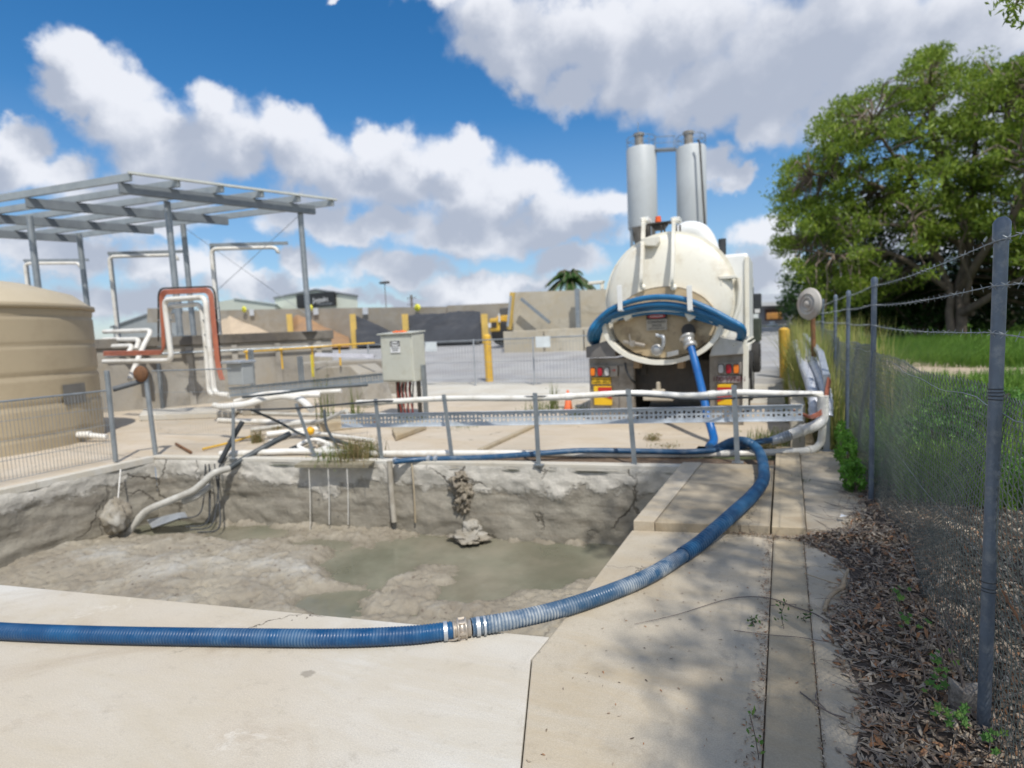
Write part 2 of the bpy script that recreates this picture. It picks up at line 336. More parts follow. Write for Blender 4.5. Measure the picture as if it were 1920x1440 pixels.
slab('raised_slab', [(-.90,4.27),(-.09,4.46),(-.09,6.4),(-.80,6.3)], -.2, .07, concrete('stained_shaded_slab', (.40,.34,.25), (.30,.26,.195), stain=(.10,.08,.055), samt=.8, sscale=.7), 'raised stained concrete slab one step above the middle slab')  # darker base colour holds both real stains and the part shade on the slab
slab('raised_kerb', [(-1.06,4.235),(-.905,4.267),(-.805,6.3),(-1.0,6.26)], -.2, .078, m_tan_slab, 'pale raised kerb on the pit edge beside the raised slab')
slab('far_kerb_strip', [(-.078,4.47),(.15,4.52),(.17,7.4),(-.078,7.4)], -.1, .062, m_old_slab, 'narrow concrete kerb strip running on past the step')
slab('far_edge_slab', [(.156,4.6),(.62,4.62),(.62,7.4),(.176,7.4)], -.1, .03, m_tan_slab, 'brown shaded slab between the far kerb strip and the fence')
struct('joint_filler', MB().box(-.11,.17,-3.9,4.4,-.05,-.010), mat('joint_dirt', (.14,.10,.065), (.08,.06,.04), 20, .95, bump=.6), 'brown dirt packed in the narrow joints beside the kerb strip', 'dirt')
struct('dirt_strip', MB().prism([(-3.6,6.02,.012),(-.95,6.42,.012),(-.1,6.5,.012),(.36,6.6,.03),(.36,7.0,.03),(-.1,6.85,.012),(-1.5,6.7,.012),(-3.6,6.25,.012)], (0,0,-.03)), mat('litter_dirt', (.16,.11,.07), (.09,.06,.04), 9, .95, bump=.8, dirt=(.30,.24,.17), dscale=6), 'dark dirt and leaf strip under the pipes along the pit edge', 'dirt')
# ---------------- pit ----------------
def pitwall_mat():
    m = bpy.data.materials.new('pit_wall_mud'); m.use_nodes = True; t = m.node_tree; b = t.nodes['Principled BSDF']
    g = nd(t, 'ShaderNodeNewGeometry').outputs['Position']; s = nd(t, 'ShaderNodeSeparateXYZ'); t.links.new(g, s.inputs[0])
    low = math_(t, 'ADD', math_(t, 'MULTIPLY', noise_(t, g, 1.6, 8, .7), .6), math_(t, 'MULTIPLY', noise_(t, g, .45, 2), .4)); z = math_(t, 'ADD', s.outputs[2], math_(t, 'MULTIPLY', math_(t, 'SUBTRACT', low, .5), 1.7))
    crust = mrange(t, z, -.33, -.26)
    mud = mixc(t, mrange(t, noise_(t, g, 3, 9, .7), .35, .68), (.35,.325,.27,1), (.22,.20,.165,1))
    str_ = noise_(t, vmath(t, 'MULTIPLY', g, (1, 1, 9)), 1.6, 6, .65); mud = mixc(t, mrange(t, str_, .52, .68, 0, .5), mud, (.15,.125,.09,1))
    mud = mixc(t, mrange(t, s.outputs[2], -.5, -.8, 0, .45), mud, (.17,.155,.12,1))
    w = vmath(t, 'ADD', g, vmath(t, 'MULTIPLY', noise_(t, g, 2.5, 5, .6, out=1), (.5, .5, .5)))
    v = nd(t, 'ShaderNodeTexVoronoi', feature='DISTANCE_TO_EDGE'); t.links.new(w, v.inputs['Vector']); v.inputs['Scale'].default_value = 1.1
    ck = math_(t, 'MULTIPLY', mrange(t, v.outputs['Distance'], .006, .02, 1, 0), mrange(t, noise_(t, g, 1.1, 2), .45, .55))
    cru = mixc(t, mrange(t, noise_(t, g, 6, 8, .7), .4, .7), (.56,.53,.47,1), (.42,.40,.35,1))
    col = mixc(t, crust, mud, cru); col = mixc(t, math_(t, 'MULTIPLY', ck, .75), col, (.07,.06,.045,1))
    t.links.new(col, b.inputs['Base Color']); b.inputs['Roughness'].default_value = .8; b.inputs['Specular IOR Level'].default_value = .25
    bn = nd(t, 'ShaderNodeBump'); bn.inputs['Strength'].default_value = .9; bn.inputs['Distance'].default_value = .02
    hh = math_(t, 'ADD', math_(t, 'MULTIPLY', crust, .8), noise_(t, g, 18, 8, .7)); hh = math_(t, 'SUBTRACT', hh, math_(t, 'MULTIPLY', ck, .8))
    t.links.new(hh, bn.inputs['Height']); t.links.new(bn.outputs[0], b.inputs['Normal']); return m
m_pitw = pitwall_mat()
pit = thing('settling_pit', 'sunken concrete settling pit with muddy cracked walls', 'pit', (-4.6,3.7,0))
def wall_panel(name, A, B, inward, amp=.035):
    mb = MB(); L_ = np.linalg.norm(B-A); nu = int(L_/.035); nv = 34; d = (B-A)/L_; vs = []
    for j in range(nv+1):
        z = -1.15*j/nv
        for i in range(nu+1):
            p = A + d*(L_*i/nu); k = .25 if j == 0 else 1
            q = nz(p[0]*1.5+p[1], p[1]*.7, z*2.5)*amp*k*1.3 + (max(0, -z-.5)**1.5)*.16 + .02*max(0, nz(p[0]*.9, p[1]*1.1+9, z*7)) - .012*j/nv
            if j == 0: q = 0
            vs.append(p + inward*q + V(0,0,z-.012))
    mb.add(vs, [(j*(nu+1)+i, j*(nu+1)+i+1, (j+1)*(nu+1)+i+1, (j+1)*(nu+1)+i) for j in range(nv) for i in range(nu)], True)
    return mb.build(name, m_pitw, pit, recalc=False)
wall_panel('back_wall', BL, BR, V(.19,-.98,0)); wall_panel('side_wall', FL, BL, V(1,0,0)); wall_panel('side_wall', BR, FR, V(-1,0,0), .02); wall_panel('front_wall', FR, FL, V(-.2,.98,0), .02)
dv = (BR-BL)/np.linalg.norm(BR-BL)
MB().prism([BL+V(-.1,0,.03), BR+V(0,0,.03), BR+V(-.02,.13,.03), BL+V(-.1,.13,.03)], (0,0,-.08)).build('coping', m_apron, pit, bevel=.008)
MB().prism([FL+V(-.12,0,.035), FL+V(.005,0,.035), BL+V(.005,-.0,.035), BL+V(-.12,0,.035)], (0,0,-.09)).build('coping', m_apron, pit, bevel=.008)
# mud bed
nxg, nyg = 330, 230; gx = np.linspace(-8.25, -.9, nxg); gyv = np.linspace(1.0, 6.35, nyg); GX, GY = np.meshgrid(gx, gyv)
P3 = np.stack([GX, GY, np.full_like(GX, -.88)-1.6], -1) - np.array([0,0,0.]); cc = P3 @ R
PU = 960 + F*cc[..., 0]/-cc[..., 2]; PV = 720 - F*cc[..., 1]/-cc[..., 2]
wet = np.full(GX.shape, -9.)
for (a, b_, rx, ry) in [(690,1062,95,42),(860,1030,190,30),(990,1072,150,34),(880,1102,100,30),(1130,1050,60,50),(650,1130,100,30),(460,998,95,17),(340,985,80,18),(1010,1040,120,28),(300,990,60,14),(60,1000,60,25),(610,1018,60,10)]:
    wet = np.maximum(wet, 1-np.hypot((PU-a)/rx, (PV-b_)/ry))
for (a, b_, rx, ry) in [(770,1105,50,26),(740,1135,60,22),(800,1085,50,12),(1120,1108,70,22)]:
    wet = np.minimum(wet, np.hypot((PU-a)/rx, (PV-b_)/ry)-1)
n1 = np.array([[nz(x*1.1, y_*1.1) for x in gx] for y_ in gyv]); n2 = np.array([[nz(x*4+5, y_*4, 3) for x in gx] for y_ in gyv]); n3 = np.array([[nz(x*14+5, y_*14, 7) for x in gx] for y_ in gyv])
wv = np.clip((wet + .28*n2 + .12*n3)*2.2+.35, 0, 1)
HZ = -.845 + .04*n1 + .022*n2 - .03*np.abs(n2)**.7 + .018 + .018*n3 - .03*np.abs(n3)
HZ += .05*np.clip(1-np.abs(PU-300)/420, 0, 1)*np.clip(1-np.abs(PV-1060)/50, 0, 1)
HZ = HZ*(1-wv) + (-.935+.01*n2)*wv
mb = MB(); mb.add([(GX[j,i], GY[j,i], HZ[j,i]) for j in range(nyg) for i in range(nxg)], [(j*nxg+i, j*nxg+i+1, (j+1)*nxg+i+1, (j+1)*nxg+i) for j in range(nyg-1) for i in range(nxg-1)], True)
def mud_mat():
    m = bpy.data.materials.new('mud'); m.use_nodes = True; t = m.node_tree; b = t.nodes['Principled BSDF']
    g = nd(t, 'ShaderNodeNewGeometry').outputs['Position']; s = nd(t, 'ShaderNodeSeparateXYZ'); t.links.new(g, s.inputs[0])
    col = mixc(t, mrange(t, noise_(t, g, 1.4, 8, .65), .36, .66), (.34,.305,.24,1), (.23,.20,.155,1))
    dry = math_(t, 'MULTIPLY', mrange(t, s.outputs[2], -.84, -.79), mrange(t, noise_(t, g, 1.7, 7, .65), .42, .6)); col = mixc(t, math_(t, 'MULTIPLY', dry, .8), col, (.43,.42,.385,1))
    wetm = mrange(t, s.outputs[2], -.855, -.90); col = mixc(t, math_(t, 'MULTIPLY', wetm, .6), col, (.17,.15,.11,1))
    crv = mrange(t, noise_(t, g, 5.5, 9, .75, dist=1.), .30, .44, .75, 0); col = mixc(t, crv, col, (.12,.10,.075,1))
    v = nd(t, 'ShaderNodeTexVoronoi'); t.links.new(g, v.inputs['Vector']); v.inputs['Scale'].default_value = 9
    col = mixc(t, math_(t, 'MULTIPLY', mrange(t, v.outputs['Distance'], .2, .12), mrange(t, noise_(t, g, 3, 3), .52, .6)), col, (.16,.13,.10,1))
    t.links.new(col, b.inputs['Base Color']); t.links.new(mrange(t, s.outputs[2], -.82, -.88, .8, .28), b.inputs['Roughness']); b.inputs['Specular IOR Level'].default_value = .3
    bn = nd(t, 'ShaderNodeBump'); bn.inputs['Strength'].default_value = .8; bn.inputs['Distance'].default_value = .02
    t.links.new(noise_(t, g, 26, 8, .7), bn.inputs['Height']); t.links.new(bn.outputs[0], b.inputs['Normal']); return m
m_mud = mud_mat()
struct('mud_bed', mb, m_mud, 'lumpy grey brown mud in the bottom of the pit', 'mud')
mw = bpy.data.materials.new('murky_water'); mw.use_nodes = True; t = mw.node_tree; b = t.nodes['Principled BSDF']
g_ = nd(t, 'ShaderNodeNewGeometry').outputs['Position']
t.links.new(mixc(t, mrange(t, noise_(t, g_, .9, 4), .4, .6), (.205,.205,.15,1), (.26,.24,.18,1)), b.inputs['Base Color'])
b.inputs['Roughness'].default_value = .06; b.inputs['IOR'].default_value = 1.33
bn = nd(t, 'ShaderNodeBump'); bn.inputs['Strength'].default_value = .06; bn.inputs['Distance'].default_value = .01; t.links.new(noise_(t, g_, 9, 3), bn.inputs['Height']); t.links.new(bn.outputs[0], b.inputs['Normal'])
tb_ = nd(t, 'ShaderNodeBsdfTransparent'); tb_.inputs[0].default_value = (.75,.72,.6,1); mx_ = nd(t, 'ShaderNodeMixShader'); t.links.new(mrange(t, noise_(t, g_, 1.1, 5, .6), .38, .62, .62, .93), mx_.inputs[0]); t.links.new(tb_.outputs[0], mx_.inputs[1]); t.links.new(b.outputs[0], mx_.inputs[2]); t.links.new(mx_.outputs[0], t.nodes['Material Output'].inputs[0])
struct('pit_water', MB().prism([(p[0],p[1],-.9) for p in PIT], (0,0,-.02)), mw, 'murky green brown water pooled on the mud', 'water')
# splash mound, submersible pump, ledge
def lump(c, r, seed, sx=1, sy=1, sz=1, amp=.35, n=20):
    vs = []; fs = []
    for j in range(n+1):
        th = math.pi*j/n
        for i in range(n*2):
            ph = math.pi*i/n; d = V(math.sin(th)*math.cos(ph), math.sin(th)*math.sin(ph), math.cos(th))
            k = r*(1+amp*nz(d[0]*1.6+seed, d[1]*1.6, d[2]*1.6)); vs.append(V(*c)+d*k*V(sx,sy,sz))
    for j in range(n):
        for i in range(n*2): fs.append((j*n*2+i, j*n*2+(i+1)%(n*2), (j+1)*n*2+(i+1)%(n*2), (j+1)*n*2+i))
    return vs, fs
def on_back(u, v, off=.05): # point on the back wall plane
    r = ray(u, v); n_ = np.array([-dv[1], dv[0], 0]); return CAM + r*((BL-CAM).dot(n_)/r.dot(n_)) - n_*off
mb = MB()
for (u, v, rr, sz) in [(866,893,.07,1.),(862,910,.09,1.3),(874,918,.085,1.4),(868,938,.07,1.5),(874,950,.045,1.6),(858,945,.035,1.8)]:
    p = on_back(u, v, .03); mb.add(*lump(p, rr, u*.1, sz=sz, amp=.9, n=28), smooth=True)
one('mud_clump', mb, mat('dark_mud', (.27,.235,.18), (.18,.155,.12), 12, .75, bump=.8), 'dark dripping clump of mud hanging over the top of the back pit wall', 'mud clump')
mb = MB(); p = on_back(888, 985, .08); mb.add(*lump(p, .10, 3.3, sx=1.2, sz=.9, amp=.45), smooth=True); mb.add(*lump(p+V(.02,-.10,-.07), .17, 5.3, sx=1.3, sz=.3, amp=.4, n=28), smooth=True)
one('mud_heap', mb, m_mud, 'small pale splash heap of mud below the hanging clump', 'mud heap')
A_, B_ = on_back(567, 868, 0), on_back(703, 868, 0); n_ = V(dv[1], -dv[0], 0)
mb = MB().prism([A_+V(0,0,.03), B_+V(0,0,.03), B_+n_*.16+V(0,0,.015), A_+n_*.16+V(0,0,.015)], (0,0,-.018))
mb.prism([A_+n_*.16+V(0,0,.017), B_+n_*.16+V(0,0,.017), B_+n_*.168+V(0,0,.017), A_+n_*.168+V(0,0,.017)], (0,0,-.04))
one('dirt_ledge', mb, mat('dirty_sheet', (.28,.25,.18), (.18,.16,.11), 7, .9, bump=.4), 'dirty metal ledge sticking out over the back pit wall under the weeds', 'ledge')
for k, (u, vb, lab) in enumerate([(592,985,'thin string hanging down the pit wall from the ledge, leftmost of three'), (627,975,'thin string hanging down the pit wall from the ledge, middle of three'), (662,975,'thin string hanging down the pit wall from the ledge, rightmost of three')]):
    p = on_back(u, 868, .15); q = on_back(u+4, vb, .17); one('hanging_string', MB().tube(spline([p, (p+q)/2+V(.01,0,0), q], 6), .006, 6), m_pvc, lab, 'string', 'strings hanging from the ledge')
p = on_back(735, 862, .07); one('drop_pipe', MB().tube([p, p+V(0,0,-.5), p+V(.02,-.01,-.78)], .035, 12), mat('muddy_pvc', (.42,.39,.33), (.27,.24,.19), 5, .6), 'muddy white pipe dropping down the back pit wall', 'pipe')
p = on_back(775, 868, .05); one('drop_cable', MB().tube(spline([p, p+V(.01,0,-.3), p+V(0,0,-.75)], 6), .012, 7), m_old_slab, 'mud caked thin cable hanging right of the muddy pipe', 'cable')
c = Px(222, 975, -7.85); mb = MB().lathe([(.0,.2),(.09,.2),(.13,.12),(.12,-.1),(.15,-.2),(.1,-.3),(0,-.3)], c, (.1,0,1), 20)
mb2 = MB().add(*lump(c+V(0,-.02,.05), .15, 1.2, sz=1.4, amp=.4), smooth=True)
pp = thing('mud_pump', 'mud coated pump hanging on a rope by the left pit wall', 'pump', c); mb2.build('casing', m_mud, pp); MB().tube([c+V(0,0,.15), Px(226, 880, -8.1)], .008, 6).build('rope', m_pvc, pp)
# ---------------- handrail and services along the back of the pit ----------------
posts = [((437,860),(437,765),5.21),((590,855),(555,757),5.66),((716,862),(704,748),5.72),((848,862),(832,740),6.08),((1010,872),(1003,737),6.0),((1190,872),(1178,730),6.29),((1383,868),(1376,722),6.69)]
rail = thing('pit_railing', 'galvanised railing posts lined up along the back edge of the pit', 'railing', (-3,6,0))
tops = []
for (b_, t_, yy) in posts:
    p = Pz(*b_, .02); q = Py(*t_, p[1]); tops.append(q); mb = MB().bar(p, q, .055, .008, (0,1,0)).bar(p+V(-.024,.025,0), q+V(-.024,.025,0), .006, .045, (0,1,0)); mb.ob(p+V(0,.02,.004), (.06,0,0), (0,.05,0), (0,0,.005))
    mb.cyl(q+V(0,-.012,-.06), q+V(0,.0,-.06), .012, 8); mb.build('post', m_galv, rail)
def pipe(name, pts, r, m, label, cat='pipe', n=12, couplers=(), group=None, sp=6, cr=1.22):
    P = spline(pts, sp) if sp else [np.array(p) for p in pts]; mb = MB().tube(P, r, n)
    o = one(name, mb, m, label, cat, group)
    for i in couplers:
        i = min(i, len(P)-2); d = P[i+1]-P[i]; d /= np.linalg.norm(d); MB().tube([P[i]-d*.04, P[i]+d*.04], r*cr, n).build('coupler', m, o)
    return o
cst = .035
up_pts = [tops[2]+V(-.35,.05,-.06), tops[2]+V(0,.05,-.05), tops[3]+V(0,.05,-.055), tops[4]+V(0,.05,-.065), tops[5]+V(0,.05,-.05), Py(1290,742,6.55), Py(1376,736,6.75), Py(1470,738,7.1), Py(1540,739,7.4)]
pipe('upper_pipe', up_pts, .036, m_pvc, 'long white pvc pipe tied along the tops of the pit railing', couplers=(20, 33))
cb = [tops[0]+V(.1,-.02,-.02), tops[1]+V(0,-.02,-.06), tops[2]+V(0,-.03,-.03)] + [p for q in [(768,752,5.9),(832,748,6.02),(920,746,5.98),(1003,744,5.95),(1090,743,6.1),(1178,741,6.22),(1240,744,6.3),(1300,749,6.4),(1376,746,6.6),(1460,743,7.0),(1535,739,7.35)] for p in [Py(*q)]]
pipe('black_cable', cb, .013, m_black, 'thin black cable strung along the white upper pipe', 'cable', 8)
def tray(name, p, q, hgt, label, m, slots=True, parent=None):
    p, q = np.array(p), np.array(q); L_ = np.linalg.norm(q-p); d = (q-p)/L_; u_ = V(0,0,1); u_ = u_ - d*u_.dot(d); u_ /= np.linalg.norm(u_); nn = np.cross(d, u_); mb = MB()
    step = .105; n = int(L_/step); rows = [(-.5,-.36),(-.36,-.14),(-.14,.14),(.14,.36),(.36,.5)]
    def quadp(a, b, c, e): # slab piece
        P = [p+d*x+u_*y_*hgt for x, y_ in ((a,c),(b,c),(b,e),(a,e))]; mb.prism([w+nn*.002 for w in P], -nn*.004)
    for i in range(n):
        x0 = i*L_/n; s = L_/n
        quadp(x0, x0+s, -.5, -.38); quadp(x0, x0+s, .38, .5)
        xs_ = [0,.10,.34,.56,.84,1.]
        for k in (0, 2, 4):
            quadp(x0+xs_[k]*s, x0+xs_[k+1]*s, -.38, .38)
        for k, cuts in ((1, [(-.38,-.26),(-.06,.06),(.26,.38)]), (3, [(-.38,-.2),(-.08,.08),(.2,.38)])):
            for (c, e) in cuts: quadp(x0+xs_[k]*s, x0+xs_[k+1]*s, c, e)
    for sgn in (-.5, .5): mb.bar(p+u_*hgt*sgn+nn*.022, q+u_*hgt*sgn+nn*.022, .044, .004, u_)
    return one(name, mb, m, label, 'cable tray', 'perforated cable trays')
T0, T1 = Py(640,789,5.75), Py(1505,773,6.86)
tray('cable_tray', T0, T1, .175, 'long perforated steel cable tray fixed across the pit railing', mat('tray_zinc', (.56,.60,.64), (.46,.50,.54), 8, .5, .3, bump=.1))
tray('cable_tray', Py(430,735,7.0), Py(718,708,8.1), .17, 'darker perforated cable tray running behind the loop of pipes to the control box', m_galv)
lp = [Pz(452,850,.06)+V(-.3,-.1,0), Pz(452,850,.06), Pz(560,846,.06), Pz(700,850,.06), Pz(790,850,.06), Pz(1000,850,.06), Pz(1190,852,.05), Pz(1380,850,.06), Pz(1500,846,.06), Pz(1535,835,.10), Py(1542,800,7.35), Py(1540,755,7.38)]
pipe('lower_pipe', lp, .042, m_pvc, 'white pvc pipe lying on the ground behind the railing feet', couplers=(8, 50))
# small blue hose lying in front of the posts
m_hose2 = mat('dull_blue_hose', (.012,.06,.135), (.02,.08,.165), 7, .4, dirt=(.24,.27,.29), dscale=9, damt=.55, bump=.1)
hp = [Pz(738,866,.06), Pz(780,862,.05), Pz(830,860,.05), Pz(900,858,.06), Pz(990,852,.1), Pz(1090,845,.12), Pz(1200,846,.1), Pz(1300,847,.1), Pz(1380,840,.11), Py(1420,829,6.9), Py(1450,825,7.0)]
h2 = pipe('thin_blue_hose', hp, .034, m_hose2, 'thin dark blue hose running along the foot of the railing', 'hose')
for u, v in [(742,864),(805,860),(818,860)]:
    p = Pz(u, v, .055); MB().tube([p-V(.02,0,0), p+V(.02,0,0)], .044, 14).build('clamp', m_galvl, h2)
el = thing('pipe_coupling', 'white pvc elbow with silver hose coupling by the corner channel post', 'coupling', Py(1480,815,7.1))
MB().tube([Py(1446,827,7.0), Py(1462,822,7.03)], .05, 14).build('clamp', m_galvl, el)
MB().tube([Py(1462,822,7.03), Py(1480,816,7.07)], .056, 14).build('cam_coupling', m_galvl, el)
for k in range(4): a, b_ = Py(1464+k*5,821.5-k*1.7,7.04), Py(1466+k*5,821-k*1.7,7.04); MB().tube([a, b_], .062, 14).build('band', m_galv, el)
MB().tube(spline([Py(1480,816,7.07), Py(1503,807,7.15), Py(1525,800,7.25), Py(1541,788,7.33), Py(1543,765,7.36), Py(1543,742,7.36)], 6), .06, 14).build('elbow', m_pvc, el)
MB().tube([Py(1500,808,7.14), Py(1506,806,7.16)], .068, 14).build('collar', m_pvc, el)
# corner channel frame and braided hose bundle going back along the fence
fr = thing('channel_frame', 'galvanised channel post and sloping channel rail carrying a braided hose', 'frame', (.46,7.5,0))
MB().bar((.46,7.5,0), (.46,7.5,.93), .07, .05, (0,1,0)).ob((.46,7.5,.006), (.09,0,0), (0,.09,0), (0,0,.006)).build('post', m_galvl, fr, bevel=.004)
ch = MB(); a, b_ = V(.46,7.48,.95), V(.45,8.6,1.12); c = V(.40,13.5,1.25)
ch.bar(V(.46,7.5,.88), b_, .075, .05); ch.bar(b_, c, .075, .05); ch.build('channel_rail', m_galvl, fr, bevel=.004)
for yy in (9.6, 12.0): MB().bar((.46,yy,gy(yy)), (.44,yy,1.12+(yy-8.6)*.027), .05, .05, (0,1,0)).build('post', m_galv, fr)
m_braid = mat('braided_hose', (.62,.64,.68), (.42,.44,.48), 20, .35, .3, bump=.6, bscale=60)
for k, (dx, dz) in enumerate([(0,0),(.13,.02)]):
    P = resample(spline([(.33+dx,7.45,.42+dz),(.33+dx,7.55,.62+dz),(.30+dx,8.0,.80+dz),(.26+dx,9.2,.93+dz),(.24+dx,11,1.02+dz),(.22+dx,13,1.1+dz)], 10), .03)
    rr = [.062*(1+.13*(i % 3 == 0)) for i in range(len(P))]
    one('braided_hose', MB().tube(P, rr, 12), m_braid, ['ribbed silver hose nearer the truck on the sloping channel rail', 'ribbed silver hose nearer the fence on the sloping channel rail'][k], 'hose', 'silver hoses on the channel rail')
oc = thing('orange_cables', 'bundle of orange cables curving from the cable tray end up to the channel rail', 'cable', T1)
for k in range(3):
    o = V(.012*k, .015*k, -.016*k); MB().tube(spline([T1+V(-.1,.03,.02)+o, T1+V(.03,.03,-.03)+o, Py(1522,779,7.1)+o, Py(1543,765,7.35)+o, Py(1548,735,7.42)+o, V(.47,7.44,.90)+o], 7), .011, 8).build('cable', m_orange, oc)
kb = MB().box(.08,.24,7.6,14,-.05,.55); one('low_wall', kb, m_wall, 'low dark concrete upstand under the braided hoses', 'wall', bevel=.01)
# ---------------- the big blue suction hose ----------------
def hose_mat(name, c1, c2, wear, amt):
    m = bpy.data.materials.new(name); m.use_nodes = True; t = m.node_tree; b = t.nodes['Principled BSDF']; g = nd(t, 'ShaderNodeNewGeometry')
    col = mixc(t, mrange(t, noise_(t, g.outputs['Position'], 5, 5), .4, .62), c4(c1), c4(c2))
    sc = noise_(t, g.outputs['Position'], 7, 9, .7); pt = mrange(t, g.outputs['Pointiness'], .5, .56)
    lowf = mrange(t, noise_(t, g.outputs['Position'], 1.6, 3), .42, .62)
    w = math_(t, 'MULTIPLY', mrange(t, sc, .42, .62), math_(t, 'ADD', math_(t, 'MULTIPLY', pt, .8), .2)); w = math_(t, 'MULTIPLY', w, math_(t, 'ADD', math_(t, 'MULTIPLY', lowf, .8), .2))
    col = mixc(t, math_(t, 'MULTIPLY', w, amt), col, c4(wear)); t.links.new(col, b.inputs['Base Color'])
    t.links.new(mrange(t, sc, .35, .65, .28, .6), b.inputs['Roughness']); b.inputs['Specular IOR Level'].default_value = .4; return m
m_hose = hose_mat('blue_hose', (.004,.05,.14), (.006,.07,.18), (.24,.34,.42), .4)
m_hosew = hose_mat('worn_blue_hose', (.02,.07,.14), (.06,.11,.18), (.46,.48,.47), 1.5)
m_hoses = hose_mat('smooth_blue_hose', (.006,.05,.12), (.012,.08,.18), (.22,.32,.40), .35)
def ribbed(P, r, pitch=.021, n=20):
    P = resample(P, pitch/5); rr = [r*(1.0 + .055*(1 if i % 5 in (0,1,2) else -.2)) for i in range(len(P))]
    return MB().tube(P, rr, n)
hz_ = .047
h1p = [Pz(-260,1150,hz_), Pz(-120,1172,hz_), Pz(0,1183,hz_), Pz(180,1190,hz_), Pz(400,1194,hz_), Pz(620,1196,hz_), Pz(760,1191,hz_), Pz(835,1183,hz_), Pz(848,1181,hz_)]
bh = thing('suction_hose', 'long ribbed blue suction hose lying across the slabs and curving up to the tanker', 'hose', Pz(866,1178,0))
ribbed(spline(h1p, 10), .043, .017).build('hose_section', m_hose, bh, recalc=False)
h2p = [Pz(884,1176,hz_), Pz(900,1173,hz_), Pz(960,1163,hz_+.005), Pz(1050,1142,hz_), Pz(1140,1112,hz_), Pz(1220,1078,hz_), Pz(1290,1035,hz_)]
ribbed(spline(h2p, 10), .045, .018).build('hose_section', m_hosew, bh, recalc=False)
h3p = [Pz(1280,1041,hz_), Pz(1310,1020,hz_+.005), Pz(1345,990,.10), Pz(1378,960,.135), Pz(1410,930,.135), Pz(1430,903,.135), Pz(1432,880,.14), Pz(1427,855,.16), Pz(1416,838,.19), Pz(1398,828,.24), Pz(1375,828,.2), Pz(1352,838,.12), Pz(1338,846,.07), Py(1331,838,7.4)]
ribbed(spline(h3p, 10), .050, .03).build('hose_section', m_hoses, bh, recalc=False)
cx = Pz(866,1179,.048); dd = Pz(884,1176,.06)-Pz(848,1181,.06); dd /= np.linalg.norm(dd)
cm = mat('cast_alloy', (.52,.47,.41), (.38,.33,.27), 14, .4, .6, dirt=(.2,.13,.08), dscale=12)
MB().lathe([(a*.77,b*.9) for a,b in [(.05,-.055),(.062,-.05),(.062,-.042),(.055,-.04),(.055,-.03),(.072,-.028),(.072,-.018),(.064,-.016),(.064,.016),(.072,.018),(.072,.028),(.055,.03),(.055,.05),(.05,.055)]], cx, dd, 28).build('camlock', cm, bh)
for a in range(6):
    t_ = a*math.pi/3; e1 = np.cross(dd, V(0,0,1)); e1 /= np.linalg.norm(e1); e2 = np.cross(e1, dd); q = cx + (e1*math.cos(t_)+e2*math.sin(t_))*.051; MB().ob(q, dd*.018, (e1*-math.sin(t_)+e2*math.cos(t_))*.006, (e1*math.cos(t_)+e2*math.sin(t_))*.006).build('camlock_lug', cm, bh, bevel=.001)
MB().tube(spline([cx+V(.02,-.045,-.015), cx+V(-.02,-.058,-.035), cx+V(-.07,-.062,-.040)], 5), .006, 8).build('camlock_lever', cm, bh)
for s_ in (-1, 1):
    for d0 in ((.075, .01), (.105, .006))[:2 if s_ > 0 else 1]:
        c = cx + dd*s_*d0[0]*1.15; MB().lathe([(.0445,-d0[1]),(.0495,-d0[1]),(.0495,d0[1]),(.0445,d0[1])], c+V(0,0,-.0), dd, 28, smooth=False).build('band_clamp', m_galvl, bh)
# ---------------- vacuum tanker truck ----------------
m_tank = mat('cream_paint', (.78,.76,.67), (.74,.71,.61), .8, .5, dirt=(.50,.42,.29), dscale=2.6, damt=.55)
m_tank2 = mat('cream_paint_soiled', (.54,.44,.29), (.38,.28,.16), 1.6, .45, dirt=(.11,.07,.04), dscale=2.2, damt=.9)
m_wcab = mat('white_paint', (.76,.77,.76), (.72,.73,.71), 1., .35, dirt=(.5,.45,.36), dscale=3, damt=.25)
m_steel = mat('worn_steel_plate', (.33,.30,.26), (.24,.215,.18), 4, .5, .35, dirt=(.12,.09,.06), dscale=4)
m_alum = mat('aluminium_plate', (.52,.51,.49), (.42,.41,.38), 5, .35, .6)
m_amber = mat('amber_lens', (.80,.22,.02), (.7,.18,.02), 5, .25); m_red = mat('red_lens', (.42,.015,.03), (.35,.01,.02), 5, .25); m_clear = mat('clear_lens', (.55,.54,.52), (.4,.4,.4), 5, .2)
m_ry = mat('marker_yellow', (.80,.50,.02), (.74,.45,.02), 5, .4); m_rr = mat('marker_red', (.50,.03,.02), (.42,.02,.02), 5, .4)
m_ink = mat('black_ink', (.02,.02,.02), None, 5, .5); m_sw = mat('sign_white', (.75,.76,.76), None, 5, .4); m_maroon = mat('plate_maroon', (.12,.02,.03), None, 5, .5)
m_tyre = mat('tyre', (.02,.02,.02), (.03,.028,.025), 8, .85)
T = thing('vacuum_tanker', 'cream vacuum tanker truck parked with its domed tank door facing the pit', 'truck', (-1.7,12,0))
cx0, cz0, Rt = -1.69, 2.03, 1.0
body = MB().lathe([(Rt-.02,9.45),(Rt,9.5),(Rt,14.9),(Rt*.9,15.15),(0,15.3)], (cx0,0,cz0), (0,1,0), 64).build('tank', m_tank, T)
for yb in (11.2, 12.9, 14.6): MB().lathe([(Rt,yb-.04),(Rt+.03,yb-.03),(Rt+.03,yb+.03),(Rt,yb+.04)], (cx0,0,cz0), (0,1,0), 64, smooth=False).build('stiffener_ring', m_tank, T)
MB().lathe([(Rt-.02,9.44),(Rt+.055,9.44),(Rt+.055,9.5),(Rt-.02,9.5)], (cx0,0,cz0), (0,1,0), 64, smooth=False).build('door_flange', m_tank, T)
prof = []
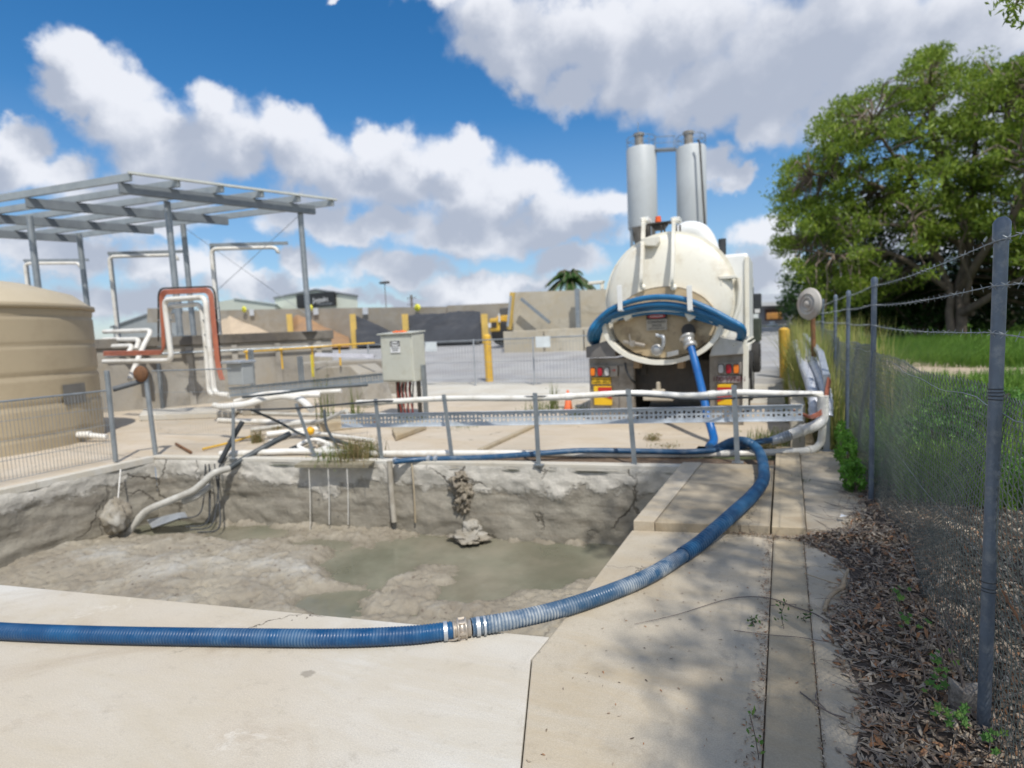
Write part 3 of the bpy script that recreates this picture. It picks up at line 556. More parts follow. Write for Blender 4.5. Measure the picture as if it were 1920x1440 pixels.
for k in range(15):
    t_ = math.pi/2*k/14; prof.append((.985*math.cos(t_)+1e-4, 9.36-.20*math.sin(t_)))
prof = [(.985,9.435),(1.0,9.36)] + prof[1:]
MB().lathe(prof, (cx0,0,cz0), (0,1,0), 64).build('rear_door', m_tank, T)
def dish_y(x, z):
    r = math.hypot(x-cx0, z-cz0); return 9.36-.20*math.sqrt(max(0, 1-(r/.985)**2))
# soiled lower cover plate in front of the dish
pl = MB(); cpt = (cx0-.03, 1.63)
vs = []; n = 48
for j in range(7):
    for k in range(n):
        a = 2*math.pi*k/n; rx, rz = .80*j/6, .56*j/6; vs.append((cpt[0]+rx*math.cos(a), 9.03+.03*(j/6)**2, cpt[1]+rz*math.sin(a)))
pl.add(vs, [(j*n+k, j*n+(k+1)%n, (j+1)*n+(k+1)%n, (j+1)*n+k) for j in range(6) for k in range(n)], True)
vs = [(cpt[0]+.80*math.cos(2*math.pi*k/n), yy, cpt[1]+.56*math.sin(2*math.pi*k/n)) for yy in (9.05, 9.22) for k in range(n)]
pl.add(vs, [(k, (k+1)%n, n+(k+1)%n, n+k) for k in range(n)], True)
door = pl.build('lower_plate', m_tank2, T)
# rim channel under the plate
def arc(cx_, cz_, rx, rz, a0, a1, y_, n=40): return [V(cx_+rx*math.cos(a0+(a1-a0)*k/n), y_, cz_+rz*math.sin(a0+(a1-a0)*k/n)) for k in range(n+1)]
o_ = arc(cpt[0], cpt[1], .93, .66, math.radians(178), math.radians(357), 8.86); i_ = arc(cpt[0], cpt[1], .86, .59, math.radians(178), math.radians(357), 8.86); n = len(o_)
mb = MB(); vs = o_ + i_ + [p+V(0,.45,0) for p in o_] + [p+V(0,.45,0) for p in i_]
mb.add(vs, [(k,k+1,n+k+1,n+k) for k in range(n-1)] + [(k,2*n+k,2*n+k+1,k+1) for k in range(n-1)] + [(n+k,n+k+1,3*n+k+1,3*n+k) for k in range(n-1)], False)
mb.build('drip_rim', m_tank, T)
# visor above the plate
o_ = spline([Py(1146,600,8.84), Py(1165,590,8.84), Py(1200,581,8.84), Py(1240,578,8.84), Py(1285,581,8.84), Py(1318,590,8.84), Py(1336,600,8.84)], 6); n = len(o_)
mb = MB(); vs = [p+V(0,.0,.05) for p in o_] + [p-V(0,.0,.05) for p in o_] + [p+V(0,.35,.05) for p in o_] + [p+V(0,.35,-.05) for p in o_]
mb.add(vs, [(k,k+1,n+k+1,n+k) for k in range(n-1)] + [(k,2*n+k,2*n+k+1,k+1) for k in range(n-1)] + [(n+k,n+k+1,3*n+k+1,3*n+k) for k in range(n-1)], False); mb.build('visor', m_tank, T)
for u in (1172, 1291):
    p = Py(u, 588, 8.86); MB().prism([p+V(-.06,0,.0), p+V(.10,0,.02), p+V(.10,0,-.06), p+V(0,0,-.12)], (0,.3,0)).build('gusset', m_tank, T)
# hinge arms over the dome
for u0, u1 in ((1207,1203),(1264,1261)):
    P = [Py(u0,412,9.62), Py(u0,414,9.3), Py(u0-1,440,9.22), Py((u0+u1)/2,480,9.06), Py(u1,520,8.98), Py(u1,536,9.02)]
    mb = MB(); P = spline(P, 5); [mb.bar(P[i], P[i+1]+(P[i+1]-P[i])*.1, .05, .08, (0,-1,.2)) for i in range(len(P)-1)]; mb.build('hinge_arm', m_tank, T)
    p = Py(u0+4, 413, 9.55); MB().ob(p, (.07,0,0), (0,.12,0), (0,0,.035)).build('hinge_block', m_wcab, T, bevel=.01)
    p = Py(u1+2,538,9.0); MB().lathe([(0,-.02),(.05,-.02),(.05,.0),(0,.01)], p, (0,-1,.2), 20).build('arm_pad', m_tank, T)
p = Py(1234,411,9.9); MB().cyl(p-V(0,0,.05), p+V(0,0,.045), .055, 16, .045).build('beacon', mat('beacon_orange', (.8,.12,.02), None, 5, .3), T)
p = Py(1237,425,9.9); MB().ob(p+V(0,0,.05), (.20,0,0), (0,.1,0), (0,0,.012)).prism([p+V(-.15,-.06,.04), p+V(.15,-.06,.04), p+V(.07,-.06,-.06), p+V(-.07,-.06,-.06)], (0,.12,0)).build('beacon_bracket', m_dark, T)
for u in (1212,1218,1240,1246,1268,1275): a = Py(u,424,9.75); MB().bar(a+V(0,0,.02), a-V(0,0,.2), .025, .03, (0,1,0)).build('bracket_strut', m_dark, T)
p = Py(1220,455,9.12); MB().prism([p+V(-.16,0,.09), p+V(.13,0,.09), p+V(.13,0,.0), p+V(.08,0,-.06), p+V(-.14,0,-.03)], (0,.14,0)).build('top_handle', m_tank, T, bevel=.01)
# side clamps
for (u, v, s_) in ((1118,530,-1),(1365,520,1)):
    p = Py(u, v, 9.3); mb = MB().ob(p, (.13,0,0), (0,.06,0), (-.01*s_,0,.025)); mb.ob(p+V(-.1*s_,0,-.06), (.02,0,0), (0,.05,0), (0,0,.06)); mb.build('door_clamp', m_tank, T, bevel=.008)
for k, (r_, a0, a1) in enumerate([(.97,128,178),(.90,130,172)]): MB().tube(arc(cx0, cz0, r_, r_, math.radians(a0), math.radians(a1), 9.36-.05*k, 20), .016, 8).build('door_trim', m_dark, T)
MB().tube(arc(cx0, cz0, 1.08, 1.08, math.radians(-38), math.radians(12), 9.42, 20), .035, 8).build('guard_tube', m_tank, T)
# blue hose coil on hooks: a hose lying on the truck
m_coil = mat('coil_blue', (.010,.12,.27), (.012,.15,.33), 3, .45, dirt=(.005,.04,.10), dscale=2, damt=.6)
coil = thing('hose_coil', 'loops of smooth blue hose slung over hooks on the back of the tanker', 'hose', Py(1240,560,8.8))
for k in range(4):
    dy = [0,.04,.12,.2][k]; dz = [0,-.105,-.16,-.22][k]; y_ = 8.72+dy
    P = [Py(1125-k*3,650+k*2,9.7), Py(1108+k*4,640,9.15), Py(1107+k*6,622,y_), Py(1122+k*6,600,y_), Py(1150+k*3,578,y_)+V(0,0,dz*.7), Py(1195,562,y_)+V(0,0,dz), Py(1240,557,y_)+V(0,0,dz), Py(1285,562,y_)+V(0,0,dz), Py(1330,580,y_)+V(0,0,dz*.8), Py(1368,600,y_)+V(0,0,dz*.5), Py(1391-k*2,614+k*2,y_), Py(1393-k*2,632,9.0), Py(1380,642,9.6)]
    MB().tube(spline(P, 8), .044, 14).build('loop', m_coil, coil)
for u, u2 in ((1163,1161),(1294,1292)):
    a, b_ = Py(u,582,8.64), Py(u2,535,8.64); mb = MB().bar(a, b_, .075, .02, (0,1,0)).bar(a, a+V(0,.4,-.02), .075, .02); mb.build('hose_hook', m_wcab, T, bevel=.006)
# outlet and fittings
p = Py(1292,622,9.0); MB().cyl(p, p+V(0,-.10,.03), .10, 20).build('outlet_port', m_dark, T)
MB().lathe([(.09,.0),(.115,.02),(.115,.05),(.085,.06),(.085,.14),(.10,.15),(.10,.2),(.075,.22)], Py(1287,630,8.82), Py(1297,655,8.70)-Py(1287,630,8.82), 24).build('outlet_coupling', m_alum, T)
sh = thing('delivery_hose', 'bright blue hose dropping from the tanker outlet to the ground', 'hose', Pz(1332,838,0))
MB().tube(spline([Py(1294,648,8.72), Py(1298,660,8.66), Py(1306,690,8.5), Py(1317,735,8.2), Py(1327,780,7.95), Py(1336,812,7.8), Py(1338,828,7.6), Py(1330,838,7.4)], 8), .055, 16).build('hose', mat('bright_hose', (.006,.09,.30), (.008,.12,.36), 3, .35), sh)
p = Py(1232,656,8.97); MB().lathe([(0,-.03),(.085,-.03),(.095,-.02),(.095,.03)], p, (0,1,0), 24).lathe([(.07,-.045),(.085,-.045),(.085,-.03)], p, (0,1,0), 24).build('gauge', m_alum, T)
p = Py(1237,630,8.95); MB().tube(spline([p+V(-.06,0,.02), p, p+V(.06,-.04,-.02), p+V(.06,-.03,-.12), p+V(.03,0,-.2)], 5), .03, 10).build('valve', m_galvl, T)
p = Py(1190,644,8.97); MB().tube([p+V(-.18,0,.03), p+V(0,-.03,.0), p+V(.16,0,-.04)], .035, 10).cyl(p+V(-.02,0,0), p+V(-.02,-.08,0), .05, 12).bar(p+V(-.05,-.05,0), p+V(-.07,-.05,.15), .02, .02, (0,1,0)).build('drain_valve', m_steel, T)
p = Py(1262,663,8.85); MB().ob(p, (.09,0,.02), (0,.05,0), (0,0,.04)).build('rim_latch', m_alum, T, bevel=.012)
# signs on the plate
p = Py(1231,593,8.98); sg = MB().ob(p, (.16,0,0), (0,.004,0), (0,0,.045)).build('danger_sign', m_ink, T)
MB().lathe([(0,0),(1,0)], (0,0,0)) 
vs = [p+V(.14*math.cos(a), -.008, .032*math.sin(a)) for a in np.linspace(0, 2*math.pi, 32, endpoint=False)]; MB().add(vs, [tuple(range(32))]).build('sign_oval', m_rr, sg)
text('DANGER', .05, m_sw, sg, p+V(0,-.011,0), (1,0,0), (0,0,1))
q = p+V(0,0,-.135); sg = MB().ob(q, (.16,0,0), (0,.004,0), (0,0,.085)).build('notice_plate', mat('dull_plate', (.42,.38,.31), None, 5, .5), T)
text('CONFINED', .055, m_ink, sg, q+V(0,-.007,.045), (1,0,0), (0,0,1)); text('SPACE', .055, m_ink, sg, q+V(0,-.007,-.01), (1,0,0), (0,0,1)); text('ENTRY BY PERMIT ONLY', .022, m_ink, sg, q+V(0,-.007,-.055), (1,0,0), (0,0,1))
q = Py(1312,601,9.0); text('WATER', .045, m_ink, T, q, (1,0,0), (0,0,1))
# tail panels
def px_box(name, u0, v0, u1, v1, y0, y1, m, par=T, bev=.006):
    a = Py(u0, v0, y0); b_ = Py(u1, v1, y0); return MB().box(a[0], b_[0], y0, y1, b_[2], a[2]).build(name, m, par, bevel=bev)
def rr(c, w, h, m, name, par, d=.03):
    vs = []; 
    for k in range(24):
        a = 2*math.pi*k/24; cx_, sz_ = math.cos(a), math.sin(a); vs.append(V(c[0]+w*math.copysign(abs(cx_)**.5, cx_), c[1], c[2]+h*math.copysign(abs(sz_)**.5, sz_)))
    return MB().prism(vs, (0,-d,0)).build(name, m, par, bevel=.006)
lp_ = px_box('tail_panel', 1104, 672, 1192, 800, 9.15, 9.21, m_steel); rp_ = px_box('tail_panel', 1330, 666, 1394, 800, 9.15, 9.21, m_steel)
a = Py(1098,652,8.95); MB().prism([Py(1099,671,8.95), Py(1154,669,8.95), Py(1153,640,8.95), Py(1140,638,8.95), Py(1098,651,8.95)], (0,.9,0)).build('mudguard', mat('mudguard_grey', (.20,.19,.18), (.15,.14,.13), 5, .5, .3), T, bevel=.01)
MB().prism([Py(1330,668,8.95), Py(1394,664,8.95), Py(1392,640,8.95), Py(1340,632,8.95)], (0,.9,0)).build('mudguard', m_alum, T, bevel=.01)
lb = px_box('lamp_bar', 1105, 686, 1158, 706, 9.08, 9.15, m_steel)
for u, m in ((1112,m_amber),(1125.5,m_red),(1138.5,m_clear)):
    c = Py(u,697,9.08); rr(c, .047, .078, m_dark, 'lamp_housing', lb, .015); rr(c+V(0,-.015,0), .037, .066, m, 'tail_lamp', lb, .02)
text('\u2192', .09, m_rr, lb, Py(1150.5,694.5,9.07), (1,0,0), (0,0,1))
lb = px_box('lamp_bar', 1344, 680, 1391, 702, 9.08, 9.15, m_steel)
for u, m in ((1352.,m_clear),(1366.5,m_red),(1380.5,m_amber)):
    c = Py(u,691.5,9.08); rr(c, .047, .078, m_dark, 'lamp_housing', lb, .015); rr(c+V(0,-.015,0), .037, .066, m, 'tail_lamp', lb, .02)
ys = px_box('warning_plate', 1109, 708, 1144.5, 720.5, 9.1, 9.15, m_ry)
text('DO NOT OVERTAKE', .035, m_ink, ys, Py(1126.7,711.5,9.095), (1,0,0), (0,0,1)); text('TURNING VEHICLE', .035, m_ink, ys, Py(1126.7,717,9.095), (1,0,0), (0,0,1))
np_ = px_box('number_plate', 1345, 704, 1388, 718, 9.1, 9.15, mat('plate_white', (.36,.30,.28), None, 5, .4)); text('100\u00b7WNN', .11, m_maroon, np_, Py(1366.5,711,9.09), (1,0,0), (0,0,1))
for (u0, u1, fl) in ((1113,1147,1),(1345,1374,-1)):
    mk = px_box('hazard_marker', u0, 724 if fl > 0 else 720, u1, 760, 9.11, 9.15, m_ry); a = Py(u0, 726, 9.105); b_ = Py(u1, 742, 9.105)
    w = b_[0]-a[0]; poly = [a+V(w*.25,0,0), V(b_[0],9.105,a[2]), V(b_[0],9.105,b_[2]-.06), a+V(w*.25,0,-.13)] if fl > 0 else [a, V(b_[0],9.105,a[2]), V(b_[0],9.105,b_[2]), V(a[0],9.105,b_[2]-.10)]
    MB().prism(poly, (0,-.004,0)).build('red_stripe', m_rr, mk)
px_box('cover_plate', 1160, 686, 1190, 800, 9.12, 9.15, m_steel)
MB().tube(spline([Py(1172,680,9.05), Py(1175,695,8.98), Py(1184,712,9.0), Py(1192,718,9.2)], 6), .018, 8).build('air_line', m_black, T)
for k, u in enumerate((1394,1397.5,1401)): a = Py(u+1,632+k*8,9.1); b_ = Py(u,800,9.1); MB().tube([a, V(b_[0],9.1,.25)], .014, 8).tube([a, a+V(0,2.2,.0)], .014, 8).build('side_rail', m_tank, T)
# under chassis
for xx in (cx0-.45, cx0+.36): MB().box(xx, xx+.09, 9.3, 17, .78, 1.02).build('chassis_rail', m_dark, T)
MB().box(cx0-.62, cx0+.72, 9.35, 9.45, .45, 1.0).build('rear_crossmember', m_dark, T)
MB().box(cx0-.75, cx0+.8, 10.0, 15.0, .95, 1.12).build('sub_frame', m_dark, T)
for u in (1196,1278): p = Py(u,683,9.1); MB().ob(p, (.05,0,0), (0,.1,0), (0,0,.06)).build('buffer', mat('buffer_wood', (.30,.21,.12), None, 5, .7), T, bevel=.01)
def wheel(x, y_, w):
    mb = MB().lathe([(.3,-w/2),(.46,-w/2),(.505,-w/2+.05),(.515,0),(.505,w/2-.05),(.46,w/2),(.3,w/2)], (x,y_,.515), (1,0,0), 32); wv_ = mb.build('wheel', m_tyre, T)
    MB().lathe([(0,-w*.2),(.1,-w*.3),(.28,-w*.2),(.31,-w*.46),(.31,w*.46),(.28,w*.2),(.1,w*.3),(0,w*.2)], (x,y_,.515), (1,0,0), 24).build('rim', m_wcab, wv_)
for y_ in (10.4, 11.75):
    for x in (cx0-1.03, cx0-.72, cx0+.72, cx0+1.03): wheel(x, y_, .27)
    MB().cyl((cx0-.9,y_,.515),(cx0+.9,y_,.515), .09, 14).add(*lump((cx0,y_,.515), .22, 2, amp=0), smooth=True).build('axle', m_dark, T)
for x in (cx0-.98, cx0+.98): wheel(x, 16.6, .3)
for x in (cx0-1.0, cx0+.78): MB().box(x, x+.36, 9.62, 9.64, .3, 1.0).build('mud_flap', m_black, T)
hb = Py(1235,745,9.0); MB().ob(hb, (.24,0,0), (0,.07,0), (0,0,.05)).ob(hb+V(0,0,.08), (.1,0,0), (0,.06,0), (0,0,.05)).ob(hb+V(0,0,.17), (.03,0,0), (0,.05,0), (0,0,.08)).build('tow_hitch', mat('hitch_cream', (.52,.47,.38), (.40,.35,.27), 4, .6, dirt=(.15,.1,.06)), T, bevel=.02)
# right side cabinet, vent pipe, exhaust, cab
cbx = px_box('side_cabinet', 1350, 478, 1404, 640, 9.9, 11.4, m_wcab, bev=.05); px_box('cabinet_edge', 1396, 482, 1405, 630, 9.86, 9.9, m_tank, cbx, .01)
MB().tube(spline([Py(1272,462,10.4), Py(1278,440,10.4), Py(1292,433,10.4), Py(1312,438,10.4), Py(1326,460,10.4), Py(1336,500,10.4), Py(1345,540,10.4)], 8), .17, 20).build('vent_duct', m_wcab, T)
e = Py(1354,448,12.2); MB().cyl(e, V(e[0],e[1],1.0), .075, 14).cyl(V(e[0],e[1],e[2]-.35), V(e[0],e[1],e[2]-.9), .13, 16).cyl(V(e[0]-.2,e[1],e[2]-.38), V(e[0]-.2,e[1],e[2]-.9), .07, 16).build('exhaust_stack', m_black, T)
p = Py(1333,440,11.6); MB().tube([p+V(-.04,0,-.3), p+V(-.04,0,0), p+V(.04,0,0), p+V(.04,0,-.3)], .01, 6).build('rail_hoop', m_orange, T)
cab = MB().box(cx0-1.12, cx0+.92, 15.7, 17.8, .75, 2.85).build('cab', m_wcab, T, bevel=.08)
MB().box(cx0-.9, cx0+.75, 15.68, 15.7, 1.9, 2.6).build('rear_window', mat('glass_dark', (.03,.035,.04), None, 5, .1), cab); MB().box(cx0-1.14, cx0+.94, 16.4, 17.3, 1.8, 2.5).build('side_window', MATS['glass_dark'], cab)
a, b_ = Py(1409,551,15.6), Py(1428,588,15.6); mi_ = MB().box(a[0], b_[0], 15.58, 15.64, b_[2], a[2]).build('mirror', m_black, T, bevel=.03)
MB().ob(Py(1420,583,15.56), (.06,0,0), (0,.01,0), (0,0,.05)).build('mirror_glass', m_sw, mi_); MB().tube([(cx0+.9,15.8,2.5), (a[0]-.02,15.6,2.45), (a[0]-.02,15.6,1.5), (cx0+.9,15.8,1.3)], .02, 8).build('mirror_arm', m_alum, mi_)
a, b_ = Py(1404,597,13.6), Py(1425,641,13.6); MB().box(a[0]-.3, b_[0], 13.6, 14.6, b_[2], a[2]).build('tool_locker', mat('dark_green', (.06,.075,.06), (.045,.055,.045), 5, .5), T, bevel=.02)
# ---------------- twin silos ----------------
m_silo = mat('silo_paint', (.50,.53,.54), (.46,.49,.50), .3, .45, dirt=(.36,.37,.36), dscale=.5, damt=.3)
def silo(c, r, zb, zt, label):
    t_ = thing('cement_silo', label, 'silo', (c[0],c[1],1.05), 'twin cement silos')
    MB().lathe([(r*.98,zb),(r,zb+.1),(r,zt-.1),(r*.95,zt),(0,zt+.35)], (c[0],c[1],0), (0,0,1), 40).build('shell', m_silo, t_)
    MB().lathe([(r*.97,zb+.02),(.3,zb-2.0),(.3,zb-2.6)], (c[0],c[1],0), (0,0,1), 32).build('cone', m_steel, t_)
    for k in range(4): a = math.pi/4+k*math.pi/2; x, y_ = c[0]+r*.9*math.cos(a), c[1]+r*.9*math.sin(a); MB().bar((x,y_,1.05), (x,y_,zb+.3), .2, .2, (0,1,0)).build('leg', m_galv, t_)
    MB().cyl((c[0]-.15,c[1],zt+.2), (c[0]-.15,c[1],zt+1.0), .33, 16).cyl((c[0]-.15,c[1],zt+1.0), (c[0]-.15,c[1],zt+1.15), .42, 16).build('dust_filter', m_steel, t_)
    mb = MB(); pts = [V(c[0]+r*.97*math.cos(a), c[1]+r*.97*math.sin(a), zt+.75) for a in np.linspace(0, 2*math.pi, 17)]
    mb.tube(pts, .025, 5); mb.tube([p-V(0,0,.35) for p in pts], .02, 5); [mb.tube([p, p-V(0,0,.8)], .02, 5) for p in pts[::2]]; mb.build('guard_rail', m_galv, t_)
    return t_
c1 = (Py(1176,350,45)+Py(1232,350,45))/2; c2 = (Py(1269,350,45)+Py(1324,350,45))/2
s1 = silo(c1, 1.14, Py(1205,428,45)[2], Py(1203,279,45)[2], 'left of two tall pale grey silos rising behind the tanker, with a whip antenna'); MB().tube([(c1[0]-.2,45,15.8), (c1[0]-.2,45,17.2)], .03, 5).build('antenna', m_galv, s1)
s2 = silo(c2, 1.08, Py(1297,428,45)[2], Py(1294,277,45)[2], 'right of two tall pale grey silos rising behind the tanker, with a dark riser pipe')
MB().tube([Py(1308,262,43.6), Py(1312,268,43.6), Py(1322,430,43.6)], .07, 8).build('riser_pipe', m_dark, s2)
a, b_ = Py(1228,282,45), Py(1268,280,45); MB().bar(a, b_, .7, .12).tube([a+V(0,-.3,.9), b_+V(0,-.3,.9)], .03, 5).tube([a+V(0,-.3,.45), b_+V(0,-.3,.45)], .02, 5).tube([a+V(.1,-.3,0), a+V(.1,-.3,.9)], .03, 5).tube([b_+V(-.1,-.3,0), b_+V(-.1,-.3,.9)], .03, 5).build('catwalk', m_galv, s1)
# ---------------- tan water tank ----------------
m_tan = mat('tan_poly', (.40,.33,.22), (.36,.295,.195), .6, .5, dirt=(.28,.22,.14), dscale=1.2, damt=.4)
tc_ = V(-12.75,4.6,0); H = 2.40; Rk = 1.85
wt = thing('water_tank', 'large round tan plastic water tank with horizontal ribs', 'tank', tc_)
prof = [(Rk,0.0)]
for k in range(1, 60):
    z = H*k/60; prof.append((Rk + (-.022 if abs((z % .49)-.245) < .03 else 0), z))
prof += [(Rk,H-.08),(Rk+.05,H-.07),(Rk+.05,H),(Rk-.02,H+.02)]
MB().lathe(prof, tc_, (0,0,1), 72).build('shell', m_tan, wt)
MB().lathe([(Rk-.02,H+.02),(Rk-.25,H+.22),(Rk-.9,H+.42),(.35,H+.52),(.3,H+.60),(0,H+.62)], tc_, (0,0,1), 48).build('lid', mat('tan_lid', (.50,.43,.31), (.46,.39,.27), 1, .5), wt)
p = Px(143,746,-11.05); d = V(p[0]-tc_[0], p[1]-tc_[1], 0); d /= np.linalg.norm(d); s_ = V(-d[1], d[0], 0)
pp = tc_*V(1,1,0)+d*(Rk+.012)+V(0,0,.86); MB().ob(pp, s_*.24, d*.004, V(0,0,.17)).build('data_plate', mat('plate_grey', (.17,.165,.15), None, 5, .5), wt)
p0 = tc_+d*(Rk); q = p0+V(0,0,.14)-s_*.02; MB().cyl(q, q+d*.22, .055, 14).cyl(q+d*.22+V(0,0,-.02), q+d*.5+V(0,0,-.06), .045, 14).build('outlet_valve', m_pvc, wt)
# ---------------- left mesh fences ----------------
def mesh_panel(a, b_, z0, z1, label, m=m_galv, sp=.05, hz=(0,.5,1), r=.003, top=.014, group=None, name='wire_fence', par=None):
    a, b_ = np.array(a, float), np.array(b_, float); L_ = np.linalg.norm((b_-a)[:2]); n = int(L_/sp); mb = MB()
    for i in range(n+1): p = a+(b_-a)*i/n; mb.tube([p+V(0,0,z0), p+V(0,0,z1)], r, 4, cap=False)
    for h in hz: mb.tube([a+V(0,0,z0+(z1-z0)*h), b_+V(0,0,z0+(z1-z0)*h)], top if h in (1,) else r*1.3, 6)
    if par: return mb.build(name, m, par, recalc=False)
    return one(name, mb, m, label, 'fence', group)
A1, A2 = Pz(217,865,.02), Pz(292,853,.02)
for q, (tp, lab) in {0:((200,695),'left of two leaning galvanised posts on the pit edge beside the tan tank'), 1:((272,697),'right of two leaning galvanised posts on the pit edge, with a rusty wheel')}.items():
    a = (A1, A2)[q]; b_ = Py(*tp, a[1]); po = thing('fence_post', lab, 'post', a, 'leaning fence posts on the pit edge'); MB().tube([a, b_], .033, 12).build('post_tube', m_galv, po)
    if q: w = Py(264,701,a[1]-.05); MB().lathe([(0,-.03),(.10,-.03),(.12,0),(.10,.03),(0,.03)], w, (.3,-1,0), 18).build('rusty_wheel', m_rust, po); MB().tube([Py(212,730,4.7), Py(240,722,4.85), Py(268,714,5.0)], .04, 10).build('arm', mat('dark_grey_arm', (.10,.11,.12), None, 5, .6), po)
mesh_panel((-8.62,.2,0), (-8.6,4.58,0), .05, 1.02, 'welded wire mesh fence panel in front of the tan tank', sp=.04, hz=(0,.25,.5,.75,1))
mesh_panel((-8.45,5.15,0), (-7.0,5.35,0), .3, 1.25, 'welded wire mesh panel between the rusty wheel post and the first railing post', sp=.045, hz=(0,.33,.66,1), r=.002, top=.01)
# ---------------- raised concrete structure behind the tank ----------------
zt = 1.86; A, B = V(-16.6,7.0,0), V(-11.7,12.3,0); dd2 = (B-A)/np.linalg.norm(B-A); nb = V(-dd2[1], dd2[0], 0)
cs = thing('concrete_bunker', 'raised weathered concrete bunker carrying the steel canopy posts', 'bunker', (A+B)/2)
m_wall2 = concrete('grimy_wall', (.38,.36,.32), (.30,.28,.245), stain=(.09,.08,.07), samt=.8, sscale=.6, crack=False)
MB().prism([A, B, B+nb*7, A+nb*9-dd2*2, A-dd2*3+nb*0], (0,0,zt-.25)).build('wall', m_wall2, cs)
MB().prism([A+V(.0,0,zt-.25)-nb*.07-dd2*3, B-nb*.07+V(0,0,zt-.25)+dd2*.06, B+nb*7+V(0,0,zt-.25), A+nb*9-dd2*2+V(0,0,zt-.25)], (0,0,.25)).build('dark_rim', concrete('black_stained_rim', (.20,.185,.16), (.10,.09,.08), stain=(.03,.03,.025), samt=.9, sscale=2.2, crack=False), cs, bevel=.02)
p = A*.45+B*.55; MB().tube([p-dd2*2.2-nb*.12+V(0,0,1.42), B-nb*.12+V(0,0,1.42)], .03, 8).tube([A*.6+B*.4-nb*.1+V(0,0,1.3), A*.6+B*.4-nb*.1+V(0,0,0)], .04, 8).build('wall_pipe', m_galv, cs)
for k in range(6): p = A+(B-A)*(.2+.15*k); MB().bar(p-nb*.05+V(0,0,.0), p-nb*.05+V(0,0,zt-.3), .14, .08, nb).build('buttress', m_wall2, cs)
# lower wall continuing to the right behind the tray
lw = MB().prism([V(-11.9,11.2,0), V(-9.2,11.9,0), V(-9.2,12.4,0), V(-11.9,12.2,0)], (0,0,1.0)); one('low_bunker_wall', lw, m_wall2, 'low grimy concrete wall beside the bunker behind the yellow handrail', 'wall', bevel=.03)
mp = Py(650,688,10.2)
mb = MB().prism([Py(590,690,9.8), Py(655,685,9.8), Py(672,700,9.8), Py(690,765,9.8), Py(640,775,9.8), Py(600,775,9.8)], (.2,.7,0)); one('concrete_block', mb, m_wall2, 'broken dark concrete block with a sloping side behind the weeds', 'block', bevel=.03)
# yellow handrail
yr = thing('yellow_handrail', 'yellow steel handrail with short posts behind the cable tray', 'handrail', Py(560,700,9.6))
MB().tube([Py(457,660,9.2), Py(545,654,9.4), Py(640,647,9.7), Py(702,643,9.9)], .02, 10).build('rail', m_yel, yr)
for u in (462, 527, 585, 636): a = Py(u, 660-(u-457)*.065, 9.2+(u-457)*.003); MB().tube([a, V(a[0],a[1],a[2]-.45)], .022, 10).lathe([(0,-.04),(.04,-.03),(.04,.03),(0,.04)], a, (0,0,1), 10).build('post', m_yel, yr)
yb = Py(584,665,9.4); one('yellow_marker_post', MB().bar(yb, yb+V(0,0,-.5), .05, .03, (0,1,0)), mat('bright_yellow', (.75,.62,.06), None, 5, .5), 'small bright yellow marker post by the weeds', 'post')
one('lamp_batten', MB().bar(Py(592,665,8.5), Py(702,668,8.7), .07, .07), mat('batten_white', (.66,.66,.72), None, 5, .4), 'white fluorescent lamp batten fixed left of the control box', 'lamp')
for u, v0, v1, lab in ((472,655,722,'blue grey steel stub post left of the yellow handrail post'), (564,668,718,'blue grey steel stub post right behind the cable tray')):
    one('stub_post', MB().bar(Py(u-2,v0,8.3), Py(u+2,v1,8.3), .10, .06, (0,1,0)), m_galv, lab, 'post', 'steel stub posts behind the tray')
jb = thing('junction_box', 'grey junction box with hooded lid beside the pipe loop', 'box', Py(438,700,7.2))
a, b_ = Py(424,682,7.2), Py(456,722,7.2); MB().box(a[0], b_[0], 7.2, 7.45, b_[2], a[2]).build('case', mat('box_grey', (.36,.38,.38), (.32,.34,.34), 5, .5), jb, bevel=.01)
MB().box(a[0]-.05, b_[0]+.04, 7.12, 7.5, a[2], a[2]+.05).build('lid', m_galvl, jb, bevel=.01)
# ---------------- control box ----------------
cb_ = thing('control_box', 'grey green electrical control box on legs with a white warning label', 'control box', Py(750,770,8.6))
m_box = mat('box_green_grey', (.52,.53,.46), (.48,.49,.43), 2, .45, dirt=(.38,.36,.27), dscale=5, damt=.5)
a, b_ = Py(712,628,8.6), Py(779,716,8.6); xr = Py(790,716,8.6)[0]
bx = MB().box(a[0], b_[0]-.02, 8.6, 9.0, b_[2], a[2]).build('cabinet', m_box, cb_, bevel=.015)
MB().box(a[0]+.03, b_[0]-.05, 8.585, 8.60, b_[2]+.03, a[2]-.03).build('door', m_box, bx, bevel=.006)
MB().prism([(a[0]-.03,8.55,a[2]), (b_[0]+.0,8.55,a[2]), (b_[0]+.0,9.03,a[2]+.03), (a[0]-.03,9.03,a[2]+.03)], (0,0,.02)).build('rain_hood', m_box, cb_)
lbp = Py(741,650,8.57); sg = MB().ob(lbp, (.115,0,0), (0,.003,0), (0,0,.115)).build('warning_label', m_sw, cb_, bevel=.001)
vs = [lbp+V(.105*math.cos(t_), -.006, .052+.042*math.sin(t_)) for t_ in np.linspace(0, 2*math.pi, 32, endpoint=False)]; MB().ob(lbp+V(0,-.0035,.055), (.112,0,0), (0,.001,0), (0,0,.052)).build('label_header', m_ink, sg); MB().add(vs, [tuple(range(32))]).build('label_oval', m_sw, sg)
text('DANGER', .05, m_ink, sg, lbp+V(0,-.008,.055), (1,0,0), (0,0,1)); text('ELECTRICAL', .032, m_ink, sg, lbp+V(0,-.005,-.03), (1,0,0), (0,0,1)); text('HAZARD', .032, m_ink, sg, lbp+V(0,-.005,-.07), (1,0,0), (0,0,1))
